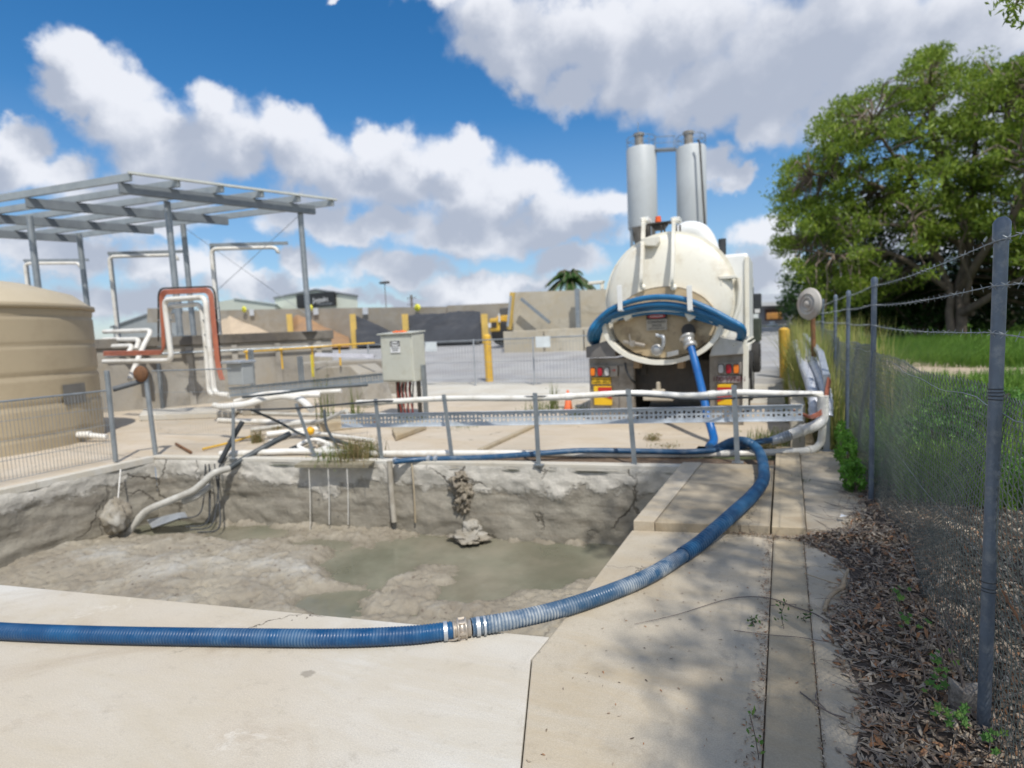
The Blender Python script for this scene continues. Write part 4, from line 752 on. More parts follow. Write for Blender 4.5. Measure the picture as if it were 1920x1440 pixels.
for x in (a[0]+.22, b_[0]-.06): MB().box(x-.03, x+.03, 8.75, 8.81, 0, b_[2]).build('leg', m_dark, cb_)
MB().box(b_[0]+.0, b_[0]+.07, 8.8, 8.87, 0, b_[2]+.3).build('leg', m_galv, cb_)
mb = MB()
for k in range(7):
    x = a[0]+.26+k*.055; mb.tube(spline([V(x,8.78,b_[2]), V(x+.03*math.sin(k*2),8.76,b_[2]-.2), V(x+.04*math.sin(k*3),8.75,b_[2]-.45), V(x,8.7,.0)], 5), .014, 6)
mb.build('cable_bundle', m_black, cb_); rc = MB()
for k in range(4): x = a[0]+.28+k*.09; rc.tube(spline([V(x,8.72,b_[2]), V(x-.02,8.7,b_[2]-.2), V(x+.03,8.72,.1)], 5), .012, 6)
rc.build('cable_bundle', mat('red_cable', (.32,.05,.03), None, 5, .5), cb_)
f = Py(748,623,8.75); fl = MB()
for k in range(5):
    q = f+V(-.1+k*.05,.01*k,.01*(k%2)); fl.add(*lump(q, .035, k+.5, sx=1.3, sz=.6, amp=.5, n=8), smooth=True)
one('orange_rag', fl, mat('orange_cloth', (.85,.12,.02), (.8,.2,.03), 9, .8), 'bright orange rag lying on top of the control box', 'rag')
# ---------------- pipe loop ----------------
lo = thing('pipe_loop', 'tall loop frame of white pipes and orange conduits rising over the bunker edge', 'pipes', Py(350,740,7.4))
def L7(u, v, dy=0): return Py(u, v, 7.4+dy)
def rpath(P, r=.12):
    P = [np.array(p, float) for p in P]; out = [P[0]]
    for i in range(1, len(P)-1):
        a = P[i]+(P[i-1]-P[i])/np.linalg.norm(P[i-1]-P[i])*r; b_ = P[i]+(P[i+1]-P[i])/np.linalg.norm(P[i+1]-P[i])*r
        for k in range(7): t_ = k/6; out.append((1-t_)**2*a+2*t_*(1-t_)*P[i]+t_*t_*b_)
    return out+[P[-1]]
for pts, r in (([L7(195,678),L7(322,676),L7(318,645),L7(308,562),L7(385,557),L7(392,640),L7(402,738),L7(430,742)], .052), ([L7(319,648,.1),L7(316,575,.1),L7(377,570,.1),L7(385,640,.1),L7(392,740,.1),L7(425,738,.1)], .045)):
    MB().tube(rpath(pts, .16), r, 14).build('white_pipe', m_pvc, lo)
for k in range(3):
    o = k*3; MB().tube(rpath([L7(195,666-o,.05),L7(306+o*.5,664-o,.05),L7(300+o*.8,545+o,.05),L7(397-o*.8,541+o,.05),L7(412-o,690,.05),L7(420-o,712,.05)], .18), .02, 8).build('orange_conduit', m_orange, lo)
MB().tube(rpath([L7(297,640,.16),L7(297,541,.16),L7(402,537,.16),L7(414,690,.16)], .2), .02, 6).build('frame_bar', m_dark, lo)
for k, v in enumerate((578,600,627,650)): MB().bar(L7(296,v,.08), L7(325,v,.08), .03, .02).bar(L7(380+k,v,.08), L7(412+k,v,.08), .03, .02).build('bracket', m_galv, lo)
pk = [([Py(195,622,8.6),Py(285,619,8.6),Py(268,650,8.3),Py(243,712,7.6)], .055), ([Py(195,637,8.5),Py(262,636,8.5),Py(255,655,8.3)], .055), ([Py(195,650,8.4),Py(250,648,8.4),Py(240,662,8.2)], .055)]
for k, (pts, r) in enumerate(pk): one('bent_pipe', MB().tube(rpath(pts, .18), r, 12), m_pvc, ['topmost of three bent white pipes on the bunker, running down to the fence', 'middle of three bent white pipes stacked on the bunker', 'lowest and shortest of three bent white pipes stacked on the bunker'][k], 'pipe', 'bent pipes on the bunker')
# tangled white pipes between the loop and the railing
wp = [([Py(402,760,6.2),Py(440,768,6.2),Py(480,750,6.4),Py(520,742,6.6),Py(600,740,7.0)], .05, 'large white hose lying over the start of the railing'), ([Py(415,763,5.9),Py(460,758,6.0),Py(520,744,6.3),Py(560,748,6.4),Py(585,768,6.3)], .055, 'fat white hose draped just above the railing cable'),
      ([Py(440,753,6.9),Py(500,738,7.1),Py(580,736,7.3),Py(640,733,7.5)], .04, 'white pipe ending at the weeds left of the control box'), ([Pz(410,788,.05),Pz(470,790,.05),Pz(600,792,.05)], .05, 'cream pipe lying across the concrete behind the railing'), ([Pz(500,815,.05),Pz(560,808,.05),Pz(640,800,.05)], .05, 'grey pipe lying on the slab behind the second railing post'), ([Pz(600,830,.05),Pz(622,838,.05),Pz(600,845,.05)], .05, 'short curved white pipe offcut under the yellow float')]
for pts, r, lab in wp: pipe('white_hose', pts, r, m_pvc, lab, 'hose', group=None)
m_gh = mat('grey_white_hose', (.55,.54,.49), (.42,.41,.37), 3, .5, dirt=(.28,.25,.2), dscale=3)
m_gb = mat('black_hose', (.035,.045,.05), (.06,.07,.075), 4, .5)
o_ = pipe('mud_hose', [Py(545,812,5.75), Py(500,836,5.5), Py(455,862,5.2), Py(430,878,5.05)], .042, m_gb, 'black and dirty white discharge hose sloping down into the pit', 'hose', sp=8)
MB().tube(spline([Py(430,878,5.05), Py(400,888,4.85), Py(365,918,4.7), Py(320,938,4.55), Py(275,958,4.4), Py(250,985,4.3), Py(240,1000,4.25)], 8), .046, 14).build('white_section', m_gh, o_)
p = Py(238,1000,4.25); MB().lathe([(0,.06),(.07,.05),(.09,0),(.07,-.08),(0,-.09)], p, (.2,.1,1), 16).build('foot_valve', m_mud, o_)
pipe('white_hose', [Py(395,910,4.9), Py(370,930,4.75), Py(345,940,4.7)], .042, m_gh, 'short white hose end hanging under the discharge hose in the pit', 'hose')
pipe('black_strut', [Py(455,790,5.3), Py(440,815,5.2), Py(412,868,5.05)], .035, m_black, 'black pipe leaning over the pit corner beside the first railing post', 'pipe', sp=0)
one('steel_bracket', MB().prism([Py(275,975,4.5),Py(330,962,4.55),Py(335,972,4.5),Py(285,990,4.4)], (0,.12,-.02)), m_galvl, 'light grey steel plate half sunk in water below the hoses', 'plate')
for k, (u0,u1,v1) in enumerate([(392,388,980),(402,410,990),(412,396,985),(385,372,965)]): one('thin_cable', MB().tube(spline([Py(u0,870,5.0), Py((u0+u1)/2+4,930,4.9), Py(u1,v1,4.7), Py(u1-40,v1+8,4.5)], 6), .009, 6), m_black, ['leftmost','second','third','rightmost'][k]+' of four thin cables hanging into the pit corner', 'cable', 'cables hanging in the pit corner')
one('concrete_step', MB().prism([Pz(262,790,0),Pz(440,783,0),Pz(448,772,0),Pz(270,778,0)], (0,0,.14)), m_apron, 'low pale concrete step in front of the bunker wall', 'step', bevel=.02)
one('concrete_step', MB().prism([Pz(455,780,0),Pz(560,772,0),Pz(575,762,0),Pz(462,768,0)], (0,0,.30)), m_wall2, 'grimy low concrete footing under the dark cable tray', 'footing', bevel=.02)
one('concrete_footing', MB().prism([Pz(600,812,0),Pz(700,800,0),Pz(706,788,0),Pz(606,795,0)], (0,0,.16)), m_old_slab, 'mossy concrete footing behind the ledge weeds', 'footing', bevel=.02)
rx_ = np.random.default_rng(77)
HZ2 = [([(470,806,.05),(540,797,.06),(600,790,.2),(650,770,.45)], .035, m_gh, 'dirty white hose running up from the slab to the tall green weed'), ([(505,828,.04),(570,812,.05),(640,818,.05),(700,826,.04)], .03, m_pvc, 'thin white pipe snaking over the slab below the yellow float'), ([(470,768,.55),(520,790,.3),(560,812,.1),(600,826,.05)], .022, m_gb, 'black cable drooping from the railing to the slab'), ([(545,842,.05),(600,822,.08),(650,832,.06),(690,848,.05)], .03, m_gb, 'coil of black hose lying behind the dirty ledge'),
 ([(608,770,.5),(612,800,.3),(625,825,.15),(640,850,.05)], .02, m_gb, 'black cable hanging beside the tall green weed'), ([(455,745,.75),(520,738,.8),(600,728,.85),(690,722,.85)], .02, m_gb, 'black cable lying along the top of the white hoses'), ([(430,772,.05),(520,776,.05),(640,778,.05),(735,776,.05)], .035, m_gh, 'long dusty pipe on the slab in front of the control box'), ([(575,845,.05),(560,835,.12),(590,824,.14),(625,835,.05)], .028, m_pvc, 'small arched white hose between the second and third railing posts'), ([(640,775,.1),(690,790,.06),(760,800,.04)], .02, m_rust, 'rusty rod lying across the slab left of the broken piece'), ([(470,818,.04),(430,830,.04),(380,842,.03)], .018, m_yel, 'short yellow stick on the concrete left of the railing')]
for pts, r0, m_, lab in HZ2: pipe('loose_hose' if r0 < .036 else 'loose_pipe', [Pz(a_, b2, z2) for a_, b2, z2 in pts], r0, m_, lab, 'hose')
fy = Py(582,808,6.0); one('yellow_float', MB().add(*lump(fy, .06, 1, amp=.05), smooth=True), mat('float_yellow', (.85,.45,.02), None, 5, .4), 'round yellow orange float among the hoses behind the railing', 'float')
pipe('long_pole', [Pz(330,832,.03), Pz(358,848,.03)], .02, m_rust, 'short rusty rod on the concrete near the first railing post', 'rod', sp=0)
# ---------------- canopy ----------------
zr = 5.4; K = Pz(245,332,zr); e2 = Pz(625,380,zr)-K; e1 = Pz(0,372,zr)-K; e1 /= np.linalg.norm(e1); L2 = np.linalg.norm(e2); e2 /= L2
cn = thing('steel_canopy', 'open galvanised steel canopy frame with purlins standing on the bunker', 'canopy', K-V(0,0,3.5))
m_can = mat('canopy_steel', (.40,.43,.43), (.32,.35,.36), 3, .45, .4); m_cand = mat('canopy_dark', (.20,.225,.24), (.16,.18,.2), 3, .5, .4)
LL = 11
for k in range(6):
    s_ = L2*k/5; MB().bar(K+e2*s_, K+e2*s_+e1*LL, .075, .16).build('purlin', m_can, cn)
for t_ in (.35, 3.35, 6.2, 9.2): MB().bar(K+e1*t_-V(0,0,.2)-e2*.02, K+e1*t_+e2*(L2-.25)-V(0,0,.2), .14, .22).build('rafter', m_cand, cn)
MB().bar(K-e2*.05+V(0,0,.09), K+e2*(L2+.1)+V(0,0,.09), .10, .05).build('edge_channel', mat('canopy_edge', (.55,.58,.55), None, 3, .5), cn)
for (u, v, y_, vb) in ((55,405,8.4,545),(148,438,10.4,560),(313,378,9.3,600),(343,420,11.2,600),(563,400,12.2,612)):
    a = Pz(u, v, zr-.3); b_ = V(a[0], a[1], zt-.02); MB().tube([a, b_], .075, 14).bar(b_, b_+V(0,0,.02), .3, .3, (0,1,0)).build('post', m_galv, cn)
MB().tube([Pz(340,425,5.1)+V(0,0,-2.6), Pz(563,402,5.1)], .008, 5).tube([Pz(343,425,5.1), Pz(563,402,5.1)+V(0,0,-2.8)], .008, 5).build('brace_wire', m_galv, cn)
a = Pz(318, 378, zr-.3); MB().box(a[0]-.3, a[0]-.08, a[1]-.1, a[1]+.1, zt+.55, zt+.95).build('switch_box', m_galv, cn)
# ---------------- pipe gantries ----------------
for k, (u0, v0, u1, v1, vb, lab) in enumerate([(45,491,166,490,600,'leftmost of three white overhead pipe gantries behind the tan tank'), (203,478,352,474,612,'middle white overhead pipe gantry between the tank and the loop'), (394,463,540,459,600,'rightmost of three white overhead pipe gantries under the canopy edge')]):
    a = Py(u0,v0,11.2); b_ = Py(u1,v1,12.4); gt = thing('pipe_gantry', lab, 'gantry', V(a[0],a[1],zt-.3), 'overhead pipe gantries')
    MB().bar(a+V(0,0,.05), b_+V(0,0,.05), .07, .09).bar(a+V(-.06,.1,.05), V(a[0]-.06,a[1]+.1,zt-.4), .09, .07, (0,1,0)).build('steel_arm', m_galv, gt)
    MB().tube(rpath([V(a[0]+.03,a[1],zt-.3), a+V(.03,0,-.06), b_-(b_-a)*.14+V(0,0,-.06), b_-(b_-a)*.14+V(0,0,-.16)], .18), .055, 12).build('white_pipe', m_pvc, gt)
# ---------------- back of the yard: bays, piles, walls ----------------
yb_ = 38.8; m_bay = concrete('bay_concrete', (.36,.33,.28), (.30,.275,.235), stain=(.16,.14,.11), samt=.5, sscale=.4, crack=False)
P0, P1, P2 = Py(330,583,yb_), Py(670,577,yb_), Py(955,568,yb_)
bw = thing('bay_wall', 'long concrete back wall of the aggregate storage bays', 'wall', (P1[0],yb_,1.05))
for a, b_ in ((P0,P1),(P1,Py(836,575,yb_)),(Py(838,573,yb_),P2)): MB().prism([V(a[0],yb_,.8), V(b_[0],yb_,.8), b_, a], (0,.4,0)).build('wall_panel', m_bay, bw)
m_strip = mat('bay_yellow', (.62,.42,.10), (.5,.35,.1), 2, .6)
for k, u in enumerate((542, 661, 759, 908)):
    a = Py(u, 590, 35); e_ = Py(u, 590, 38.6); e_[2] = a[2]; hh_ = a[2]-.8; bb = MB().bar(a-V(0,0,hh_/2), e_-V(0,0,hh_/2), .4, hh_); d_ = thing('bay_divider', ['first concrete bay divider from the left with yellow edge','second bay divider, yellow edged, left of the smaller black pile','third bay divider, yellow edged, left of the large black pile','fourth bay divider, yellow edged, right of the large black pile'][k], 'wall', (a[0],35,.8), 'bay dividers')
    bb.build('divider_wall', m_bay, d_); MB().bar(a-V(0,0,hh_/2-.02)-(e_-a)*.02, a-V(0,0,hh_/2-.02)-(e_-a)*.003, .46, hh_+.05).build('yellow_edge', m_strip, d_)
def pile(name, u0, u1, vt, m, lab, y0, y1, peak=.5, zt_=None):
    x0 = Py(u0,640,y0)[0]; x1 = Py(u1,640,y1)[0]; zt_ = Py((u0+u1)/2,vt,y1)[2]; n = 44; vs = []
    for j in range(n+1):
        for i in range(n+1):
            fx, fy = i/n, j/n; Y_ = y0+(y1-y0)*fy; X = Py(u0+(u1-u0)*fx, 640, Y_)[0]
            hgt = (zt_-.95)*min(1, fy*1.5)**.8*(1-abs(fx-peak)/max(peak,1-peak)*(.04 if peak == .5 else .75)); hgt *= 1+.07*nz(X*.5,Y_*.5); vs.append((X,Y_,.95+max(0,hgt)))
    mb = MB(); mb.add(vs, [(j*(n+1)+i, j*(n+1)+i+1, (j+1)*(n+1)+i+1, (j+1)*(n+1)+i) for j in range(n) for i in range(n)], True)
    one(name, mb, m, lab, 'pile')
m_agg = mat('black_aggregate', (.048,.052,.06), (.033,.036,.042), .7, .9, bump=.8, bscale=30, dirt=(.085,.085,.088), dscale=.8, damt=.6)
pile('aggregate_pile', 767, 903, 588, m_agg, 'large dark grey heap of aggregate filling the widest bay', 33.5, 38.7)
pile('aggregate_pile', 668, 752, 590, m_agg, 'smaller dark grey heap of aggregate sloping down to the right in its bay', 33.5, 38.7, 0.02)
pile('sand_pile', 552, 655, 590, mat('brown_sand', (.34,.20,.10), (.27,.17,.10), 1, .95, bump=.5), 'brown sand heap sloping down inside the bay beside the yellow divider', 33.5, 38.7, .1)
pile('sand_pile', 410, 535, 592, mat('tan_sand', (.50,.40,.28), (.44,.35,.25), 1, .95, bump=.5), 'pale tan sand heap in the leftmost bay', 33.5, 38.7, .2)
for k, (u, v) in enumerate(((458,580),(582,577),(783,577))):
    p = Py(u, v, 38.5); ds = thing('bay_sign', ['round yellow bay sign on the wall top, leftmost of three','round yellow bay sign behind the canopy post','round yellow bay sign above the large black pile'][k], 'sign', p, 'round yellow bay signs'); MB().lathe([(0,0),(.30,0),(.30,.05),(0,.05)], p, (0,-1,0), 20).build('disc', mat('sign_yellow', (.75,.72,.05), None, 5, .5), ds)
    text(str(k+3), .4, m_ink, ds, p+V(0,-.06,0), (1,0,0), (0,0,1))
for k, (u, v) in enumerate(((472,586),(592,584),(685,583))):
    p = Py(u, v, 38.6); one('white_notice', MB().ob(p, (.28,0,0), (0,.03,0), (0,0,.3)), mat('notice_white', (.60,.63,.66), None, 5, .5), ['square white notice on the bay wall above the tan sand','square white notice on the bay wall above the brown sand','square white notice on the bay wall above the smaller black pile'][k], 'sign', 'white notices on the bay wall')
# block wall
yb2 = 27.4; kw = thing('block_wall', 'tall stained concrete wall with a steel strut behind the yard', 'wall', Py(1050,650,yb2))
a, b_, c, d = Py(962,548,yb2), Py(1180,541,yb2), Py(1180,650,yb2), Py(962,652,yb2); w1 = MB().prism([V(d[0],yb2,.5), V(c[0],yb2,.5), b_, a], (0,.5,0)).build('panel', m_wall, kw)
pl_ = thing('plinth_wall', 'low concrete block row in front of the tall stained wall', 'wall', Py(1010,655,25.8))
a, b_ = Py(943,622,25.8), Py(1180,610,25.8); MB().prism([V(a[0],25.8,.45), V(b_[0],25.8,.45), b_, a], (0,.9,0)).build('block', m_wall, pl_, bevel=.03)
for u in (1020, 1095): x = Py(u,640,25.78)[0]; MB().box(x-.02, x+.02, 25.78, 25.82, .5, 1.5).build('joint', m_dark, pl_)
MB().bar(Py(977,560,26.9), Py(1031,605,26.9), .15, .15).build('strut', m_galv, kw); MB().bar(Py(1082,541,26.9), Py(1086,640,26.9), .22, .15, (0,1,0)).build('steel_post', m_galv, kw)
MB().bar(Py(961,548,27.0), Py(955,618,27.0), .22, .2, (0,1,0)).build('yellow_end_post', m_strip, kw); MB().bar(Py(958,555,26.7), Py(952,612,26.7), .10, .08, (0,1,0)).build('steel_post', m_galvl, kw)
# loader behind the wall
ld = thing('wheel_loader', 'yellow wheel loader parked partly behind the stained wall', 'loader', Py(935,630,30)); 
px_b = lambda nm, u0, v0, u1, v1, y0, y1, m, bv=.05: MB().box(Py(u0,v0,y0)[0], Py(u1,v1,y0)[0], y0, y1, Py(u1,v1,y0)[2], Py(u0,v0,y0)[2]).build(nm, m, ld, bevel=bv)
px_b('bonnet', 916, 597, 938, 622, 29.5, 32, m_yel, .12); px_b('body', 930, 592, 975, 620, 30, 33, m_yel, .08); px_b('cab', 936, 578, 962, 600, 30.5, 32, mat('loader_cab', (.10,.10,.10), None, 5, .3)); px_b('grille', 921, 604, 931, 614, 29.45, 29.52, m_dark, .01)
px_b('lamp', 915, 606, 920, 614, 29.4, 29.5, m_sw, .01); px_b('hand_rail', 934, 588, 937, 604, 29.4, 29.5, m_sw, .01)
for u in (940, 972): p = Py(u,622,29.6); MB().lathe([(0,-.25),(.55,-.25),(.72,-.15),(.72,.15),(.55,.25),(0,.25)], V(p[0],p[1]+.2,p[2]-.1), (0,1,0), 24).build('wheel', m_tyre, ld)
# yard mesh fence, bollards, signs
def yard(u, v):
    r = ray(u, v); t_ = (1.6+.27)/(.03*r[1]-r[2]); return CAM+r*t_
f0, f1 = yard(690, 722), yard(1150, 700); f0[1] = 13.2; f1[1] = 13.6
f0 = np.array([Py(690,650,13.2)[0],13.2,.13]); f1 = np.array([Py(1120,640,13.8)[0],13.8,.14])
yf = thing('yard_fence', 'thin welded mesh fence crossing the yard behind the yellow bollard', 'fence', f0)
z1 = Py(905,638,13.5)[2]-.13; mesh_panel(f0, f1, .05, z1, '', sp=.09, hz=(0,.1,.5,.9,1), r=.0035, top=.02, par=yf)
for t_ in np.linspace(0, 1, 5): p = f0+(f1-f0)*t_; MB().tube([p, p+V(0,0,z1+.03)], .025, 8).build('post', m_galvl, yf)
for k, (u, v, w, h) in enumerate(((808,650,.19,.13),(1018,641,.2,.14))):
    p = Py(u, v, 13.35); one('notice_board', MB().ob(p, (w,0,0), (0,.01,0), (0,0,h)), mat('board_white', (.72,.78,.80), None, 5, .4), ['white notice board on the yard mesh fence beside the control box','white notice board on the yard mesh fence in front of the plinth wall'][k], 'sign')
for k, (ub, vb, ut, vt, lab) in enumerate([(918,715,913,630,'yellow steel bollard standing by the mesh fence in the middle of the yard'), (1473,708,1470,618,'yellow steel bollard right of the tanker next to tall grass')]):
    b_ = yard(ub, vb); q = Py(ut, vt, b_[1]); one('bollard', MB().tube([V(b_[0],b_[1],b_[2]-.05), q], .11 if k == 0 else .125, 20).lathe([(.11,0),(.08,.04),(0,.055)], q, (0,0,1), 20), m_yel, lab, 'bollard', 'yellow bollards')
# traffic cone
p = Pz(1066,772,.0); tcn = thing('traffic_cone', 'small orange traffic cone beside the tanker wheel', 'cone', p); MB().lathe([(.09,.03),(.02,.42),(0,.42)], p, (0,0,1), 20).build('cone', mat('cone_orange', (.85,.18,.06), None, 5, .5), tcn); MB().ob(p+V(0,0,.015), (.14,0,0), (0,.14,0), (0,0,.015)).build('base', MATS['cone_orange'], tcn, bevel=.005)
# buildings
yB = 70; dv_ = Py(592,577,yB)*V(1,1,0); dv_ = dv_/np.linalg.norm(dv_)*22; hb = thing('warehouse', 'cream gabled warehouse with a black sign board behind the bay wall', 'building', Py(590,577,yB))
m_cream = mat('cream_cladding', (.55,.58,.50), (.52,.55,.47), .3, .6); m_roof = mat('grey_roof', (.26,.28,.30), None, .5, .6)
poly = [V(Py(515,590,yB)[0],yB,1), V(Py(670,590,yB)[0],yB,1), Py(670,557,yB), Py(592,545,yB), Py(515,560,yB)]; MB().prism(poly, dv_).build('gable_wall', m_cream, hb)
for a, b_ in ((Py(512,559.5,yB-.3),Py(592,543.8,yB-.3)),(Py(592,543.8,yB-.3),Py(672,555.8,yB-.3))): MB().prism([a, b_, b_+V(0,0,.25), a+V(0,0,.25)], dv_).build('roof_slope', m_roof, hb)
a, b_ = Py(556,553,yB-.4), Py(629,573,yB-.4); sb = MB().box(a[0], b_[0], yB-.5, yB-.1, b_[2], a[2]).build('sign_board', m_ink, hb)
text('Jaypakc', 1.15, m_sw, sb, Py(601,562,yB-.55), (1,0,0), (0,0,1)); text('packaging supplies', .42, mat('sign_grey', (.35,.38,.4), None, 5, .5), sb, Py(610,569.5,yB-.55), (1,0,0), (0,0,1))
h2b = thing('low_shed', 'pale low gabled shed left of the warehouse', 'building', Py(440,590,62))
MB().prism([V(Py(405,590,62)[0],62,1), V(Py(516,590,62)[0],62,1), Py(516,572,62), Py(438,561,62), Py(405,567,62)], dv_).build('shed_wall', m_cream, h2b); MB().prism([Py(438,560.5,61.8), Py(518,571.5,61.8), Py(518,569,61.8), Py(438,558.5,61.8)], dv_).build('roof_slope', mat('pale_roof', (.50,.56,.53), None, .5, .6), h2b)
h3b = thing('grey_shed', 'grey ribbed shed with a sloping roof behind the pipe loop', 'building', Py(260,620,45))
MB().prism([V(Py(210,625,45)[0],45,.9), V(Py(340,640,45)[0],45,.9), Py(340,587,45), Py(272,592,45), Py(212,612,45)], (0,15,0)).build('shed_wall', mat('grey_cladding', (.34,.36,.36), (.30,.32,.32), .6, .6), h3b); MB().prism([Py(206,615,44.8), Py(274,591,44.8), Py(274,588,44.8), Py(206,612,44.8)], (0,15,0)).build('roof_slope', m_roof, h3b)
one('site_box', MB().prism([Py(276,605,30), Py(300,605,30), Py(300,578,30), Py(276,578,30)], (0,2,0)), m_bay, 'small square concrete box against the grey shed', 'box')
hr = thing('roadside_shed', 'grey low shed at the far end of the road, right of the tanker', 'building', Py(1450,600,60))
a, b_ = Py(1422,572,60), Py(1487,606,60); MB().box(a[0], b_[0]+3, 60, 72, .9, a[2]).build('shed_wall', mat('shed_wall_grey', (.22,.23,.25), None, .5, .6), hr); MB().prism([Py(1418,574,59), Py(1490,572,59), Py(1490,556,66), Py(1418,559,66)], (0,.1,.35)).build('roof_slope', mat('shed_roof', (.40,.42,.43), None, .5, .5), hr)
a, b_ = Py(1434,580,59.9), Py(1466,600,59.9); MB().box(a[0], b_[0], 59.85, 59.95, b_[2], a[2]).build('doorway', mat('doorway_brown', (.09,.05,.035), None, 5, .7), hr)
a, b_ = Py(1437,587,57), Py(1466,598,57); one('orange_container', MB().box(a[0], b_[0], 57, 58.5, b_[2], a[2]), mat('container_orange', (.55,.25,.05), (.4,.2,.06), 2, .6), 'low orange container in front of the roadside shed doorway', 'container', bevel=.05)
a, b_ = Py(1437,605,48), Py(1458,611,48); vn = thing('white_car', 'small white car parked in front of the roadside shed', 'car', (a[0],48,1.05)); MB().box(a[0], b_[0], 48, 50, b_[2], (a[2]+b_[2])/2).build('body', m_sw, vn, bevel=.08); MB().box(a[0]+.2, b_[0]-.2, 48.1, 49.9, (a[2]+b_[2])/2, a[2]+.08).build('roof', m_sw, vn, bevel=.1)
one('road_verge', MB().prism([Py(1405,612,46), Py(1490,610,46), Py(1490,612,46)-V(0,0,.3), Py(1405,614,46)-V(0,0,.3)], (0,4,0)), mat('verge', (.12,.16,.05), None, 2, .9), 'strip of green verge across the road in front of the shed', 'verge')
# poles
def pole(name, u, vt, vb, yp, r, lab, arms=()):
    a = Py(u, vt, yp); o_ = thing(name, lab, 'pole', (a[0],yp,1.0)); MB().tube([(a[0],yp,1.0), a], r, 8).build('pole_shaft', mat('pole_wood', (.16,.14,.12), None, 2, .8), o_)
    for dz, w in arms: MB().bar(a+V(-w,0,-dz), a+V(w,0,-dz), .12, .14).build('crossarm', MATS['pole_wood'], o_)
    return o_
pole('power_pole', 771, 553, 600, 90, .22, 'timber power pole with crossarms behind the bay wall', ((.6,1.1),(1.8,1.0)))
lp2 = pole('light_pole', 721, 529, 600, 80, .07, 'slim street light pole left of the power pole'); a = Py(721,530,80); MB().ob(a, (.9,0,0), (0,.3,0), (0,0,.18)).build('lamp_head', m_dark, lp2)
# round white dish on rusty post by the grass
dp = Px(1515,570,.42); dp = Py(1515,570,9.4); ds = thing('round_dish', 'round off white dish sign facing the yard on a rusty post in tall grass', 'sign', (dp[0],dp[1],0))
MB().lathe([(a*.84,b) for a,b in [(0,.04),(.05,.04),(.06,.0),(.10,.0),(.105,.025),(.12,.025),(.125,.0),(.17,.0),(.175,.02),(.19,.02),(.195,.0),(.265,.0),(.28,-.03),(0,-.05)]], dp, (-.75,-.62,0), 36).build('disc', mat('dish_white', (.48,.46,.42), (.42,.38,.34), 2, .5, dirt=(.45,.28,.22), dscale=2), ds)
MB().tube([dp+V(.06,.03,0), V(dp[0]+.10,dp[1]+.03,0)], .035, 10).build('rusty_post', m_rust, ds)
# diagonal drain kerb on the yard behind the railing
a, b_ = Pz(900,848,0), Pz(1010,797,0); w_ = np.cross((b_-a)/np.linalg.norm(b_-a), V(0,0,1)); tag(MB().prism([a+w_*.04, b_+w_*.04, b_-w_*.04, a-w_*.04], (0,0,.05)).build('drain_kerb', m_old_slab, bevel=.01), 'low dark concrete drain kerb running diagonally behind the railing', 'kerb', None, 'structure')
a, b_ = Pz(745,822,0), Pz(800,800,0); one('concrete_rubble', MB().prism([Pz(742,828,.0),Pz(800,806,0),Pz(792,796,.05),Pz(760,800,.05),Pz(735,812,.02)], (0,0,.09)), m_old_slab, 'broken concrete slab piece edged with moss behind the railing', 'rubble', bevel=.02)
# ---------------- chain link fence ----------------
m_post = mat('post_blue_grey', (.13,.165,.215), (.095,.12,.155), 5, .45, .35, dirt=(.26,.28,.29), dscale=22, damt=.55, bump=.3)
FX = .67
def fpost(top, y, label, r=.0205):
    q = Px(top[0], top[1], FX); z0 = gh(FX, y); P0_ = thing('fence_post', label, 'post', (FX, y, z0), 'posts of the chain link fence')
    MB().tube([(FX,y,z0-.05), (FX,y,q[2]-.09), (FX,y,q[2]-.02)], r, 20).build('post_tube', m_post, P0_)
    MB().lathe([(r+.004,-.075),(r+.0045,-.015),(r*.9,-.003),(r*.5,.004),(0,.006)], (FX,y,q[2]), (0,0,1), 20).build('cap', m_post, P0_)
    for z in (1.83, 1.68, 1.52): MB().cyl((FX-.0-r-.001,y-.002,z), (FX-r+.004,y-.002,z), .0055, 8).build('wire_hole', m_rust, P0_)
    return P0_
fp = fpost((1888,405), 2.49, 'nearest blue grey steel post of the chain link fence, with wire wound round it')
for zz in (1.285, 1.298, 1.31, 1.322, .585, .597, .62): MB().lathe([(.0215,-.002),(.0238,0),(.0215,.002)], (FX,2.49,zz), (.05*math.sin(zz*90),.06,1), 24).build('wire_wrap', m_black, fp)
fpost((1640,520), 5.48, 'second post of the chain link fence with a dark lower half')
for i, (tp, yy) in enumerate((((1591,545),7.52),((1567,553),9.3),((1545,560),12.2),((1532,565),15.6))): fpost(tp, yy, ['third','fourth','fifth','sixth and farthest visible'][i]+' post of the chain link fence, beside the tall grass')
m_link = mat('link_wire', (.21,.235,.22), (.11,.13,.12), 30, .4, .4)
yA, yB_ = .25, 16.0; top_z = lambda y: 1.30+.02*math.sin(y*1.3)+.008*math.sin(y*4.3+1) + gh(FX,y)
allv = []; allf = []
WIR = []; yy0 = yA; wi = 0
while yy0 < yB_: hf_ = .0225 if yy0 < 7 else .036; WIR.append((wi, yy0, hf_)); yy0 += hf_; wi += 1
